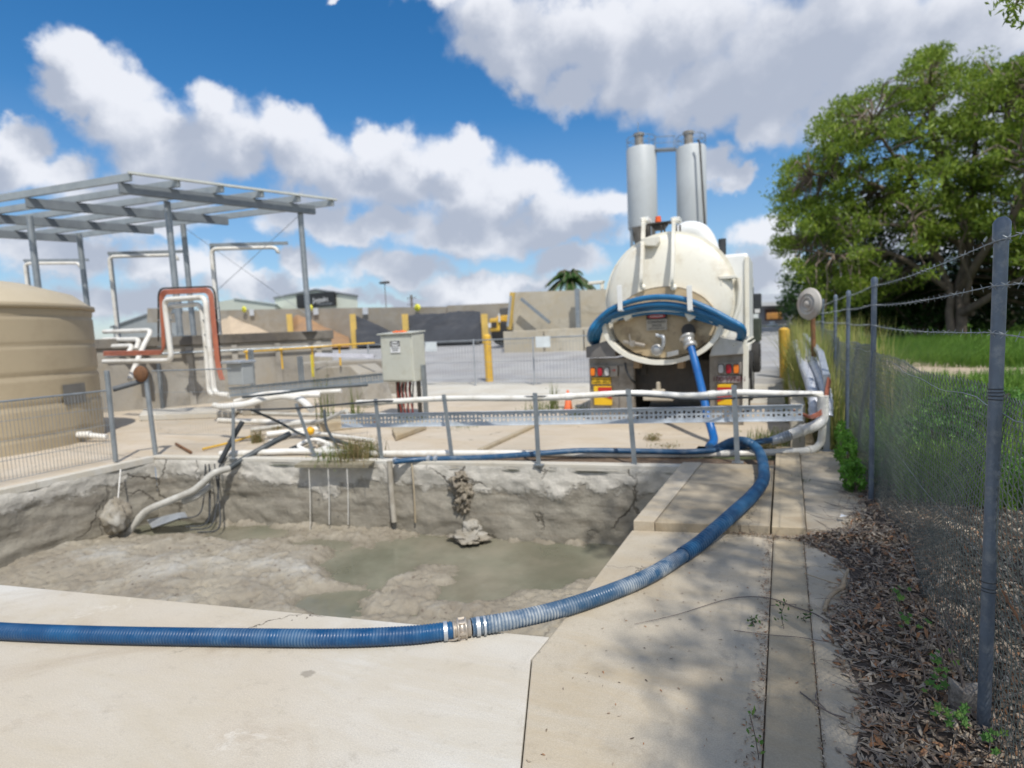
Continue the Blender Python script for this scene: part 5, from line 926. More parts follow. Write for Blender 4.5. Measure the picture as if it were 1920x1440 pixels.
for w, y0, half in WIR:
    hv = half*.84; R_ = .0019 if y0 < 7 else .0024
    nseg = int(1.28/hv); pts = []
    par = w % 2; knk = rng.uniform(.0, .012)
    zt_ = top_z(y0)
    for k in range(nseg+1):
        z = zt_ - k*hv; side = (k+par) % 2; yy = y0 + (half*.5 if side else -half*.5)*1.08
        bul = .03*math.sin(y0*1.7+z*2) + .018*math.sin(y0*4.1+z*5+2) + .02*math.exp(-((z-.3)/.25)**2)
        z = z + (knk if k == 0 else 0); pts.append((FX+.03+bul+(.0025 if (k % 2) else -.0025), yy+.006*math.sin(z*9+y0*3), z))
    P_ = np.array(pts); T_ = np.gradient(P_, axis=0); T_ /= np.linalg.norm(T_, axis=1)[:, None]
    A_ = np.cross(T_, (1., 0, 0)); A_ /= np.linalg.norm(A_, axis=1)[:, None]; B2 = np.cross(T_, A_); base = len(allv)*0 + sum(len(a) for a in allv) if w == 0 else base_next
    ring = np.stack([P_ + R_*(math.cos(a)*A_+math.sin(a)*B2) for a in (0, 2.094, 4.189)], 1).reshape(-1, 3); allv.append(ring)
    kk = np.arange(nseg)*3+base
    for a in range(3): b = (a+1) % 3; allf.append(np.stack([kk+a, kk+b, kk+3+b, kk+3+a], 1))
    base_next = base + len(ring)
me = bpy.data.meshes.new('link_mesh'); me.from_pydata(np.concatenate(allv).tolist(), [], np.concatenate(allf).tolist()); me.materials.append(m_link)
o = bpy.data.objects.new('chain_link_mesh', me); COL.objects.link(o); tag(o, 'sagging woven chain link mesh stretched along the blue grey posts', 'fence')
me.polygons.foreach_set('use_smooth', [True]*len(me.polygons))
mb = MB()
for z in (.62, .08): mb.tube([V(FX+.04, yA+.2*k, z+.01*math.sin(k)) for k in range(79)], .0013, 4)
mb.tube([V(FX+.02+.006*math.sin(k*3), yA+.15*k, top_z(yA+.15*k)-.05-.012*math.sin(k)) for k in range(100)], .0020, 5)
one('strain_wire', mb, m_galv, 'horizontal strain wires threaded through the chain link mesh', 'wire')
for k, (z, lab) in enumerate(((1.83,'top strand of barbed wire on the chain link fence posts'),(1.68,'middle strand of barbed wire on the chain link fence posts'),(1.52,'bottom strand of barbed wire on the chain link fence posts'))):
    ysup = [-.6, 2.49, 5.48, 7.52, 9.3, 12.2, 15.6]; mb = MB(); P = []
    for a, b_ in zip(ysup[:-1], ysup[1:]):
        for t_ in np.linspace(0, 1, 14, endpoint=False): P.append(V(FX-.022, a+(b_-a)*t_, z-.02*(b_-a)/3*t_*(1-t_)*4))
    P = resample(P, .02); tw = [p+V(.0014*math.cos(i*1.3),0,.0014*math.sin(i*1.3)) for i, p in enumerate(P)]; mb.tube(tw, .0013, 4); mb.tube([2*p-q for p, q in zip(P, tw)], .0013, 4)
    for i in range(3, len(P)-3, 6):
        for s_ in (0, 1.6, 3.1, 4.7): d = V(math.cos(s_+i)*1, .35*math.sin(i), math.sin(s_+i)); mb.tube([P[i], P[i]+d*.016], [.0016,.0008], 3, cap=False)
    one('barbed_wire', mb, m_galv, lab, 'wire', 'strands of barbed wire')
# loose rusty cable near the post
pipe('rusty_cable', [V(FX+.02,2.42,.62), V(FX+.04,2.0,.5), V(FX+.06,1.5,.3)], .005, m_rust, 'rusty cable sloping from the wire winding on the nearest post', 'cable', n=6)
# ---------------- vegetation helpers ----------------
def npmesh(name, verts, faces, m, label, cat, kind=None, group=None, parent=None, smooth=False):
    me = bpy.data.meshes.new(name); me.from_pydata(verts.reshape(-1, 3).tolist(), [], [f for fa in faces for f in fa.tolist()])
    for mm in (m if isinstance(m, list) else [m]): me.materials.append(mm)
    o = bpy.data.objects.new(name, me); COL.objects.link(o)
    if parent: o.parent = parent
    return tag(o, label, cat, group, kind)
def unit(a): return a/(np.linalg.norm(a, axis=-1, keepdims=True)+1e-9)
def blades(P, h, w, lean=.35, seed=0):
    r = np.random.default_rng(seed); n = len(P); P = np.array(P); h = np.broadcast_to(h, n)[:, None]; w = np.broadcast_to(w, n)[:, None]
    a = r.uniform(0, 2*np.pi, n); d = np.stack([np.cos(a), np.sin(a), 0*a], 1); s = np.stack([-np.sin(a), np.cos(a), 0*a], 1); ln = r.normal(.0, 1, (n, 1))*lean
    Z = np.array([0,0,1.]); m1 = P + Z*h*.5 + d*h*ln*.3; tp = P + Z*h*(1-.3*np.abs(ln)) + d*h*ln
    V_ = np.stack([P-s*w/2, P+s*w/2, m1+s*w*.4, m1-s*w*.4, tp], 1); b_ = np.arange(n)*5
    return V_, [np.stack([b_, b_+1, b_+2, b_+3], 1), np.stack([b_+3, b_+2, b_+4], 1)]
def leaves(C_, size, asp=.35, seed=0, nrm=None, droop=0., fold=.25):
    r = np.random.default_rng(seed); n = len(C_); C_ = np.array(C_); size = np.broadcast_to(size, n)[:, None]
    d = unit(r.normal(0, 1, (n, 3)) + np.array([0,0,-droop])); q = unit(r.normal(0, 1, (n, 3)) if nrm is None else np.array(nrm) + r.normal(0, .35, (n, 3))); s = unit(np.cross(d, q)); u = np.cross(s, d)
    if nrm is not None: d = unit(np.cross(q, s))
    V_ = np.stack([C_-d*size*.5, C_-d*size*.1+s*size*asp*.5+u*size*fold*.2, C_+d*size*.5, C_-d*size*.1-s*size*asp*.5+u*size*fold*.2], 1); b_ = np.arange(n)*4
    return V_, [np.stack([b_, b_+1, b_+2, b_+3], 1)]
def curled(C_, size, asp, seed, nrm):
    r = np.random.default_rng(seed); n = len(C_); size = size[:, None]; q = unit(nrm); d = unit(np.cross(q, r.normal(0,1,(n,3)))); s = np.cross(d, q); k = r.normal(0, .9, (n,1)); tws = r.normal(0, .5, (n,1)); st_ = []
    for t_, w in ((-.5,.12),(-.18,1),(.18,.85),(.5,.05)):
        b_ = C_ + d*size*t_ + q*size*k*(t_*t_-.08); sd_ = s*np.cos(tws*t_*3) + q*np.sin(tws*t_*3); st_ += [b_-sd_*size*asp*w*.5, b_+sd_*size*asp*w*.5]
    V_ = np.stack(st_, 1); b_ = np.arange(n)*8; return V_, [np.stack([b_+i, b_+i+1, b_+i+3, b_+i+2], 1) for i in (0,2,4)]
def merge(parts):
    Vs, Fs, o = [], [], 0
    for v, f in parts: v = v.reshape(-1, 3); Vs.append(v); Fs += [x+o for x in f]; o += len(v)
    return np.concatenate(Vs), Fs
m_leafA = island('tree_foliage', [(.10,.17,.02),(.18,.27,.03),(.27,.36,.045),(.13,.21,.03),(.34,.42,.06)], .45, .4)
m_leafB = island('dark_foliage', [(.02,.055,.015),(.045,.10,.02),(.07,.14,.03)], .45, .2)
m_leafC = island('bush_foliage', [(.05,.13,.03),(.09,.21,.045),(.14,.29,.06),(.06,.14,.03)], .45, .3)
m_grass = island('grass_green', [(.09,.19,.03),(.15,.29,.04),(.22,.36,.06),(.12,.21,.05)], .6, .3)
m_grassy = island('grass_yellow', [(.26,.33,.06),(.44,.40,.14),(.16,.26,.05),(.50,.42,.20)], .7, .3)
m_bark = mat('bark', (.23,.18,.14), (.14,.11,.085), 2, .9, bump=.6, bscale=12)
# ---------------- big tree ----------------
TY = 38.
def inpoly(u, v, poly):
    c = False; j = len(poly)-1
    for i in range(len(poly)):
        if (poly[i][1] > v) != (poly[j][1] > v) and u < (poly[j][0]-poly[i][0])*(v-poly[i][1])/(poly[j][1]-poly[i][1])+poly[i][0]: c = not c
        j = i
    return c
tb = Py(1797,624,TY); big = thing('broad_tree', 'large spreading green tree with twisted pale limbs beyond the chain link fence', 'tree', V(tb[0],TY,0)); ob = V(tb[0],TY,0)
LIMBS = [([(1800,640),(1800,590),(1806,540),(1812,480),(1818,420),(1826,350),(1835,280),(1840,200)], .30, 0), ([(1786,640),(1782,590),(1776,540),(1764,490),(1752,440),(1738,400),(1720,350),(1700,300)], .22, 1),
 ([(1812,480),(1790,450),(1750,440),(1700,428),(1640,426),(1600,440)], .2, 2), ([(1806,540),(1830,500),(1870,450),(1905,390),(1930,300)], .26, 3), ([(1764,490),(1735,455),(1722,430),(1712,400)], .2, 4),
 ([(1818,420),(1790,370),(1770,310),(1750,240),(1745,160)], .25, 5), ([(1738,400),(1690,370),(1640,350),(1580,330),(1520,330)], .2, 6), ([(1776,540),(1740,520),(1690,480),(1640,470),(1580,480),(1500,470)], .18, 7), ([(1800,590),(1840,560),(1890,540),(1960,500)], .25, 8),
 ([(1826,350),(1870,300),(1890,220),(1900,150)], .2, 9), ([(1720,350),(1680,290),(1640,230)], .15, 10), ([(1905,390),(1980,330),(2060,280)], .2, 11), ([(1822,590),(1818,560),(1822,520),(1808,470),(1815,440)], .16, 12)]
nodes = []; tr = MB()
for pts, r0, sd_ in LIMBS:
    rr_ = np.random.default_rng(sd_+50); dy = rr_.uniform(-7, 0) if sd_ > 1 else 0; P = [Py(u, v, TY+dy*(k/len(pts))) for k, (u, v) in enumerate(pts)]
    if sd_ < 2: P[0][2] = -.1
    P = [p+(rr_.normal(0,.10,3) if 0 < k else 0) for k, p in enumerate(P)]; Q = spline(P, 5); n = len(Q); tr.tube(Q, [r0*(1-.8*i/n) for i in range(n)], 9)
    nodes += [(q, r0*(1-.8*i/n)) for i, q in enumerate(Q) if i > n*.25]
CROWN = [(1445,395),(1452,345),(1475,310),(1515,285),(1530,240),(1560,210),(1590,185),(1640,165),(1690,150),(1715,120),(1745,92),(1765,96),(1790,125),(1830,105),(1855,98),(1880,125),(1920,108),(1990,95),(2080,150),(2160,240),(2200,360),(2190,470),(2100,560),(1990,560),(1900,500),(1850,480),(1780,500),(1720,520),(1660,560),(1600,570),(1560,600),(1530,590),(1520,540),(1490,500),(1465,480),(1450,440)]
HOLES = [(1590,300,22,16),(1660,262,30,14),(1700,290,16,16),(1600,255,18,12),(1790,185,20,22),(1860,215,14,24),(1545,330,12,10),(1640,200,14,10),(1890,330,14,12),(1810,470,45,28),(1700,490,40,22),(1620,450,30,14),(1500,480,25,14)]
NP = np.array([q for q, _ in nodes]); NR = np.array([r for _, r in nodes]); C_ = []; parts2 = []; r_ = np.random.default_rng(3); tw = MB()
while len(C_) < 1150:
    u, v = r_.uniform(1440, 2200), r_.uniform(90, 600)
    if not inpoly(u, v, CROWN): continue
    if any(((u-a)/rx)**2+((v-b_)/ry)**2 < 1 for a, b_, rx, ry in HOLES) and r_.random() < .93: continue
    if 1640 < u < 1900 and v > 430 and r_.random() < .6: continue
    p = Py(u, v, TY + r_.normal(0, 3.0)); C_.append(p)
    j = np.argmin(np.linalg.norm((NP-p)*V(1,.6,1), axis=1)); a = NP[j]; m = (a+p)/2+r_.normal(0,.25,3)+V(0,0,.2); tw.tube([a, (a+m)/2+r_.normal(0,.08,3), m, p], [min(.07,NR[j]*.6),.05,.035,.015], 5, cap=False)
parts = []
for k, c in enumerate(C_):
    n = r_.integers(60, 130); rad_ = r_.uniform(.45, .95); d = unit(r_.normal(0, 1, (n, 3)))*(r_.uniform(0, 1, (n, 1))**.45)*rad_*np.array([1,1,.62]); parts.append(leaves(c+d, r_.uniform(.18,.38,n), .27, seed=k, droop=.9))
v_, f_ = merge(parts); v_ = v_-ob; npmesh('crown', v_, f_, m_leafA, None, None, parent=big)
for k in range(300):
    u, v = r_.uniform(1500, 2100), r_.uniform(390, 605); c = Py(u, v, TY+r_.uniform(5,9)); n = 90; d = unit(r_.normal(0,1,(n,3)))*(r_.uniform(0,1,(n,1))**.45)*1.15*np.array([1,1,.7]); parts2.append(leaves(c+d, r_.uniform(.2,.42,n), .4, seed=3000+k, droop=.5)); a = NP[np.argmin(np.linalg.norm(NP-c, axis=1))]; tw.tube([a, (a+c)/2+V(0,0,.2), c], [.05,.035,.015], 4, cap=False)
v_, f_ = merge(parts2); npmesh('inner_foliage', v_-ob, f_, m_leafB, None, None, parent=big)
tr.build('trunk', m_bark, big); tw.build('branches', m_bark, big)
def bush(name, c, rx, ry, rz, n, ls, m, label, cat='shrub', group=None, seed=1, trunk=None, asp=.45, clump=None):
    r = np.random.default_rng(seed); th = thing(name, label, cat, V(c[0],c[1],c[2]), group); k = clump or max(6, n//90); cc_ = unit(r.normal(0,1,(k,3)))*(r.uniform(.2,1,(k,1))**.5)*np.array([rx,ry,rz])*.85+np.array([0,0,rz*1.0 if trunk is None else trunk])
    w = r.integers(0, k, n); P = cc_[w]+unit(r.normal(0,1,(n,3)))*(r.uniform(0,1,(n,1))**.4)*np.array([rx,ry,rz])*.3; P[:,2] = np.maximum(P[:,2], .03)
    v_, f_ = leaves(P, r.uniform(ls*.6, ls*1.3, n), asp, seed=seed); npmesh('foliage', v_, f_, m, None, None, parent=th)
    mb = MB(); base = V(0,0,-.05)
    for q in cc_[:min(k, 14)]: mb.tube(spline([base, base*.5+q*.4+V(0,0,.1*rz), q], 4), [max(.006, rx*.03)]*9 if False else max(.005, rx*.025), 5, cap=False)
    mb.build('stems', m_bark, th, local=True); return th
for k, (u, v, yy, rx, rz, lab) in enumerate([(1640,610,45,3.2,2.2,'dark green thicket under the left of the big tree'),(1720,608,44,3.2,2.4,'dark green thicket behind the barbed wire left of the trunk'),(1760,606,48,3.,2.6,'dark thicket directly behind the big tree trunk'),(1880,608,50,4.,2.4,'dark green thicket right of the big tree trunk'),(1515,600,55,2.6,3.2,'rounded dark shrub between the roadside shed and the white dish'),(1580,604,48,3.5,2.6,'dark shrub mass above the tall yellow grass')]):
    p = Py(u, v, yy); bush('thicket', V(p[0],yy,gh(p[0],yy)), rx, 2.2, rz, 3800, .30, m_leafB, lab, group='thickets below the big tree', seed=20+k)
for k, (x, y_, rx, ry, rz, n, lab) in enumerate([(1.5,7.6,.5,.9,.45,2600,'dark green leafy bush behind the mesh between the first two posts'),(2.3,9.5,.7,1.,.5,2600,'broad dark green bush behind the mesh below the dirt path'),(1.3,10.5,.4,1.2,.5,1800,'dark green bush close behind the mesh past the second post'),(3.0,7.2,.8,.8,.45,2600,'dark green bush behind the nearest post'),(1.9,6.3,.5,.5,.28,1500,'low dark green weeds beyond the shaded footing strip')]):
    bush('mesh_bush', V(x,y_,0), rx, ry, rz*.6, n, .06, m_leafC, lab, group='bushes behind the chain link mesh', seed=120+k, asp=.5, clump=30)
# palm behind the block wall
pp_ = Py(1064,515,34); pm = thing('palm_tree', 'palm tree crown showing above the tall stained wall', 'tree', V(pp_[0],34,1)); MB().tube([(pp_[0],34,.9), (pp_[0]+.1,34,pp_[2]-.3)], .16, 10).build('trunk', m_bark, pm)
top = V(pp_[0]+.1,34,pp_[2]-.2); r = np.random.default_rng(5); parts = []; mb = MB()
for k in range(44):
    a = k*2.4; el_ = r.uniform(-.1, 1.3); L_ = 1.75; P = [top+V(math.cos(a)*math.cos(el_)*t*L_, math.sin(a)*math.cos(el_)*t*L_, (math.sin(el_)*t-.75*t*t)*L_) for t in np.linspace(0,1,14)]; mb.tube(P, .02, 4, cap=False)
    for i in range(2, 14):
        d = unit(P[i]-P[i-1]); s_ = unit(np.cross(d, V(0,0,1)))
        for q in (-1, 1):
            for e in (0, .25, .5, .75): b0 = P[i]-(P[i]-P[i-1])*e; tip = b0+(s_*q*.8+d*.5+V(0,0,-.55))*.45*(1.1-i/18); parts.append((np.array([b0-d*.03, b0+d*.03, tip, tip-d*.01]), [np.array([[0,1,2,3]])]))
v_, f_ = merge(parts); npmesh('fronds', v_-V(pp_[0],34,1), f_, m_leafB, None, None, parent=pm); mb.build('frond_stems', m_bark, pm)
bush('far_shrub', Py(1105,545,36)*V(1,1,0)+V(0,0,1), 1.2, 1., 1.2, 900, .25, m_leafB, 'dark shrub top between the palm and the tanker', seed=44, trunk=1.9)
bush('far_shrub', V(Py(212,600,52)[0],52,1), 1.5, 1., 1.0, 600, .3, m_leafB, 'small dark shrub at the low end of the grey shed roof', seed=45)
# ---------------- overhead shade tree right of the frame, one spray reaching into the corner ----------------
sc = V(6.6,-1.6,0); NEARC = 60; st = thing('overhanging_tree', 'tree whose leafy branch tip hangs into the top right corner', 'tree', sc); r = np.random.default_rng(11); cc_ = []
while len(cc_) < 92:
    p = V(r.uniform(4.2,9), r.uniform(-6,3.2), r.uniform(8.7,11.3))
    if len(cc_) >= 50: p = V(r.uniform(4.45,6.1), r.uniform(-3.8,2.0), r.uniform(9.,10.8))
    if ((p[0]-6.5)/2.5)**2+((p[1]+1.2)/4.6)**2 < 1: cc_.append(p)
cc_ += [V(3.65+r.uniform(-.4,.35), 1.2+r.uniform(-.55,.5), 10+r.uniform(-.4,.4)) for _ in range(9)]
tip = Py(1905,8,6.3); tips = [tip+V(.02,0,.0), Py(1893,2,6.25), Py(1915,25,6.3), Py(1885,-10,6.2), Py(1925,-15,6.1), Py(1900,-40,6.0)]
mb = MB().tube(spline([sc+V(0,0,-.1), sc+V(.05,.1,2), sc+V(-.2,.3,5), sc+V(-.3,.5,8), sc+V(-.4,.6,10.5)], 6), [.22-.006*i for i in range(25)], 12)
for p in cc_[:60]: mb.tube(spline([sc+V(-.25,.4,r.uniform(5,9)), (sc+V(0,0,8.5)+p)/2+r.normal(0,.25,3), p], 4), [.05,.045,.04,.035,.03,.025,.02,.015,.01], 5, cap=False)
mb.tube(spline([sc+V(-.2,.3,4.5), V(5.0,1.8,6.2), V(3.2,4.6,5.4), tip+V(.25,-.4,.5), tip], 6), [.07-.0025*i for i in range(25)], 6)
mb.build('trunk', m_bark, st); parts = []
for k, p in enumerate(cc_):
    n = 145; d = unit(r.normal(0,1,(n,3)))*(r.uniform(0,1,(n,1))**.5)*r.uniform(.35,.6)*np.array([1,1,.5]); parts.append(leaves(p+d, r.uniform(.10,.17,n), .32, seed=500+k, droop=.8))
for k, p in enumerate(tips): parts.append(leaves(p+r.normal(0,1,(34,3))*V(.06,.08,.07), r.uniform(.05,.09,34), .34, seed=700+k, droop=1.2))
v_, f_ = merge(parts); npmesh('crown', v_-sc, f_, m_leafA, None, None, parent=st)
# ---------------- grass ----------------
def scat(n, x0, x1, y0, y1, seed, pw=1.): 
    r = np.random.default_rng(seed); x = r.uniform(x0, x1, n); y_ = y0+(y1-y0)*r.uniform(0,1,n)**pw; return np.stack([x, y_, [gh(a,b_) for a, b_ in zip(x, y_)]], 1)
r = np.random.default_rng(21); parts = []
P = scat(26000, .85, 9, 5.4, 17, 1, 1.2); k = np.array([nz(a*.6, b_*.6) for a, b_, _ in P]); keep = ~((P[:,1] > 15.6+.06*P[:,0]) & (P[:,0] > 1.6)); P, k = P[keep], k[keep]; parts.append(blades(P, np.clip(.24+.26*k+r.uniform(0,.16,len(P)), .06, .75), .017, .5, 1))
P = scat(36000, 3, 34, 19.5, 36, 2, 1.3); parts.append(blades(P, r.uniform(.25,.75,len(P)), .03, .4, 2)); P = scat(16000, 6, 60, 36, 75, 3); parts.append(blades(P, r.uniform(.25,.6,len(P)), .07, .4, 3))
v_, f_ = merge(parts); npmesh('meadow_grass', v_, f_, m_grass, 'green grass and weeds growing across the field beyond the fence', 'grass', 'stuff')
parts = []
P = scat(3200, .50, .64, 7.6, 16, 5); parts.append(blades(P, r.uniform(.4,1.15,len(P)), .012, .28, 5)); P = scat(2600, .12, .66, 9, 17, 6); parts.append(blades(P, r.uniform(.7,1.6,len(P)), .016, .25, 6)); P = scat(1500, .78, 1.5, 9, 17, 8); parts.append(blades(P, r.uniform(.7,1.7,len(P)), .016, .25, 8)); P = scat(250, .03,.1,11,13.5,9); parts.append(blades(P, r.uniform(.3,.6,len(P)), .012, .25, 9))
v_, f_ = merge(parts); npmesh('tall_grass', v_, f_, m_grassy, 'tall yellow green grass growing along the fence line beside the yard', 'grass', 'stuff')
# leafy weeds at the foot of the fence
for k, (x, y_, rx, ry, rz, n, lab) in enumerate([(.56,5.75,.13,.30,.32,1500,'bright green leafy bush at the foot of the second fence post'),(.58,6.6,.12,.4,.42,1500,'bright green leafy bush just behind the second fence post'),(.86,6.2,.2,.5,.4,900,'green weeds behind the mesh at the second fence post'),(.60,7.4,.10,.3,.40,700,'green climber beside the corner channel post')]):
    bush('leafy_bush', V(x,y_,0), rx, ry, rz*.5, n, .035, island('weed_leaf', [(.07,.19,.02),(.12,.28,.03),(.10,.22,.03)], .5, .3), lab, group='leafy weeds along the fence foot', seed=60+k, asp=.5, clump=26)
m_weed = island('weed_blade', [(.12,.17,.04),(.20,.22,.08),(.09,.14,.03)], .7, .3)
def weed(u, v, z, h, n, label, m=m_weed, spread=.12, w=.010, lean=.35, zb=0., name='weed'):
    c = Pz(u, v, zb); th = thing(name, label, 'weed', c, 'weeds in the concrete joints'); r = np.random.default_rng(int(u+v)); P = np.stack([r.normal(0,spread*.5,n), r.normal(0,spread*.5,n), np.zeros(n)], 1)
    v_, f_ = blades(P, r.uniform(.4,1,n)*h, w, lean, int(u)); npmesh('blades', v_, f_, m, None, None, kind='stuff', parent=th); v2, f2 = leaves(P[:n//2]+np.stack([r.normal(0,spread*.4,n//2), r.normal(0,spread*.4,n//2), r.uniform(0,h*.6,n//2)],1), .03, .5, seed=int(v)); npmesh('leaves', v2, f2, m, None, None, kind='stuff', parent=th)
m_dryw = island('dry_weed', [(.30,.22,.12),(.20,.16,.07),(.14,.17,.05)], .8, .2)
for a in [(612,800,0,1.45,34,'tall green stemmed weed right of the second railing post',m_weed,.2,.013,.3),(668,800,0,1.1,24,'tall bright green weed in front of the control box legs',m_weed,.12,.014,.25),(640,862,0,.32,160,'bushy mixed weed growing on the dirty ledge',m_weed,.35,.008,.6),(672,862,0,.42,300,'reddish dry weed on the right of the dirty ledge',m_dryw,.28,.008,.7),(695,855,0,.3,90,'small green weed by the third railing post foot',m_weed,.15,.008,.5),
          (1225,825,0,.13,110,'small green tuft on the cream slab behind the tanker',m_dryw,.12,.006,.7),(1250,838,0,.07,60,'flat dry tuft beside the small green tuft',m_dryw,.16,.006,.9),(482,830,0,.28,120,'small dark bushy weed between the first two railing posts',m_dryw,.10,.008,.5),
          (1040,770,0,.75,45,'thin tall weed beside the traffic cone',m_weed,.10,.01,.2),(1010,772,0,.35,90,'low leafy weed left of the traffic cone',m_weed,.35,.01,.6),(1090,780,0,.3,120,'green weed clump right of the traffic cone by the truck',m_weed,.4,.01,.6),
          (1345,790,0,.65,70,'leafy weed climbing in front of the tanker plate',m_weed,.12,.012,.3),(1450,835,.02,.3,200,'green weed clump below the end of the cable tray',m_weed,.28,.008,.6),(1430,845,.02,.22,140,'ragged weed beside the silver hose coupling',m_dryw,.2,.008,.7),(1480,790,.02,.35,160,'green weed beside the low upstand wall',m_weed,.2,.008,.5),
          (1497,905,.05,.10,60,'small green weed in the far kerb joint',m_weed,.08,.006,.6),(870,800,0,.1,70,'thin moss and grass tuft near the drain kerb',m_weed,.25,.006,.8),(775,790,0,.15,120,'mossy weed along the broken slab edge',m_weed,.3,.008,.7),(520,805,0,.12,60,'little weed under the black cable',m_dryw,.1,.006,.6)]:
    weed(a[0],a[1],a[2],a[3],a[4],a[5],a[6],a[7],a[8],a[9])
# ---------------- leaf litter, twigs ----------------
def xl(y_): return np.interp(y_, [1.2,1.8,2.2,2.6,3.0,3.2,3.5,3.9,4.2,4.45,4.7,5.4,6.5], [.30,.25,.22,.30,.24,.20,.30,.37,.30,.05,.28,.42,.5])
r = np.random.default_rng(31); N_ = 18000; P = []
while len(P) < N_:
    y_ = 1.2+r.uniform()**1.1*5.2; x = r.uniform(-.1, 2.2); e = xl(y_)+.10*nz(x*3, y_*5)
    if x < e-abs(r.normal(0,.035)): continue
    if y_ > 4.8 and r.random() < .55: continue
    if x > 1.2 and r.random() < .5: continue
    P.append((x, y_))
P = np.array(P); dens_ = np.clip((P[:,0]-xl(P[:,1]))*5, 0, 1); mound = .055*np.clip((P[:,0]-xl(P[:,1]))*2.2, 0, 1); z = .004+mound+r.uniform(0,.028,len(P))*dens_; C3 = np.stack([P[:,0],P[:,1],z],1)
Z_ = np.tile(np.array([0,0,1.]), (len(P),1))+r.normal(0,.45,(len(P),3))*dens_[:,None]
v_, f_ = curled(C3, r.uniform(.022,.072,len(P)), .25, 31, Z_)
m_lit = island('dry_leaf', [(.19,.125,.075),(.36,.30,.22),(.10,.07,.05),(.50,.43,.34),(.24,.175,.12),(.34,.16,.07),(.42,.365,.29),(.13,.095,.07)], .75, .1)
npmesh('leaf_litter', v_, f_, m_lit, 'thick drift of dry brown and grey gum leaves along the fence foot', 'leaf litter', 'stuff')
mb = MB(); g_n = 60; gvs = []; ysl = np.linspace(.8, 6.6, g_n); 
for y_ in ysl:
    for t_ in np.linspace(0, 1, 14): x = xl(y_)+.01+(2.4-xl(y_))*t_; gvs.append((x, y_, .004+.055*min(1,(x-xl(y_))*2.2)+.006*nz(x*9,y_*9)))
mb.add(gvs, [(j*14+i, j*14+i+1, (j+1)*14+i+1, (j+1)*14+i) for j in range(g_n-1) for i in range(13)], True); struct('soil_bank', mb, mat('leafy_soil', (.075,.055,.04), (.04,.03,.022), 14, .95, bump=1., dirt=(.12,.09,.07), dscale=20), 'dark soil bank under the leaf litter', 'soil')
# scattered debris in joints and at the step
Q = []
for _ in range(900): y_ = r.uniform(1.2,4.4); Q.append((-.07-abs(r.normal(0,.03))*(1+.8*nz(y_*2,3)), y_, .006+r.uniform(0,.006)))
for _ in range(700): x = r.uniform(-.55,.4); Q.append((x, 4.43+.06*x-abs(r.normal(0,.03)), .006+r.uniform(0,.02)))
for _ in range(260): Q.append((r.uniform(-.9,.35), r.uniform(1.3,4.3), .005))
for _ in range(250): y_ = r.uniform(1.2,4.4); Q.append((.13+r.normal(0,.006), y_, .007))
for _ in range(500): x = r.uniform(-1,.5); Q.append((x, 6.45+.15*x+r.normal(0,.08), .05+r.uniform(0,.01)))
Q = np.array(Q); v_, f_ = curled(Q, r.uniform(.006,.022,len(Q)), .35, 33, np.tile(np.array([0,0,1.]),(len(Q),1))); npmesh('joint_debris', v_, f_, m_lit, 'small leaf crumbs gathered in the slab joints and at the step', 'debris', 'stuff')
m_twig = island('dry_twig', [(.16,.13,.11),(.26,.22,.19),(.11,.085,.07),(.32,.28,.24)], .85, 0)
mb = MB()
for k in range(520):
    y_ = 1.3+r.uniform()**1.2*4.6; x = xl(y_)+.03+abs(r.normal(0,.32)); a = r.uniform(0, math.pi); L_ = r.uniform(.04,.30); b0 = V(x,y_,.06*min(1,(x-xl(y_))*2.2)+.02+r.uniform(0,.03)); d = V(math.cos(a),math.sin(a),r.normal(0,.12)); mb.tube(spline([b0, b0+d*L_*.5+r.normal(0,.02,3)*V(1,1,.4), b0+d*L_+V(0,0,.01)+r.normal(0,.02,3)*V(1,1,.3)], 4), [.0017,.0016,.0016,.0015,.0014,.0013,.0011,.0009,.0007], 4, cap=False)
one('fallen_twigs', mb, m_twig, 'tangle of thin grey twigs lying over the leaf litter', 'twigs', kind='stuff')
m_stem = mat('dead_stem', (.17,.14,.12), (.10,.08,.07), 12, .85)
for k, (b0, tp, mid, rr2, lab) in enumerate([((1805,1335),(1782,1200),(1800,1260),.007,'thickest bare stem standing beside the weathered stump'),((1772,1290),(1757,1150),(1765,1225),.0045,'bare upright stem leaning against the mesh above the creeper'),((1800,1262),(1775,1120),(1792,1190),.004,'grey dead stem crossing in front of the mesh near the post'),((1735,1290),(1705,1170),(1722,1230),.0035,'thin dead stem left of the stump'),((1680,1195),(1630,1070),(1655,1130),.004,'long dark dead stem leaning left at the top of the litter'),((1690,1150),(1648,1030),(1665,1090),.003,'thin pale stem leaning over the litter below the second post'),((1815,1240),(1830,1100),(1818,1170),.005,'curving stem rising close beside the nearest fence post')]):
    b_ = Pz(b0[0], b0[1], .04); q = Py(tp[0], tp[1], b_[1]+.05); m_ = Py(mid[0], mid[1], b_[1]+.03); P = spline([b_, (b_+m_)/2+V(.008,0,0), m_, (m_+q)/2-V(.008,0,0), q], 5); mb = MB().tube(P, [rr2*(1-.6*i/len(P)) for i in range(len(P))], 7)
    for s_ in (9, 13): mb.tube(spline([P[s_], P[s_]+V(-.03+.05*(k%2),0,.05), P[s_]+V(-.05+.09*(k%2),.02,.12)], 3), rr2*.35, 4)
    one('dead_stem', mb, m_stem, lab, 'stem', 'dead stems in the leaf litter')
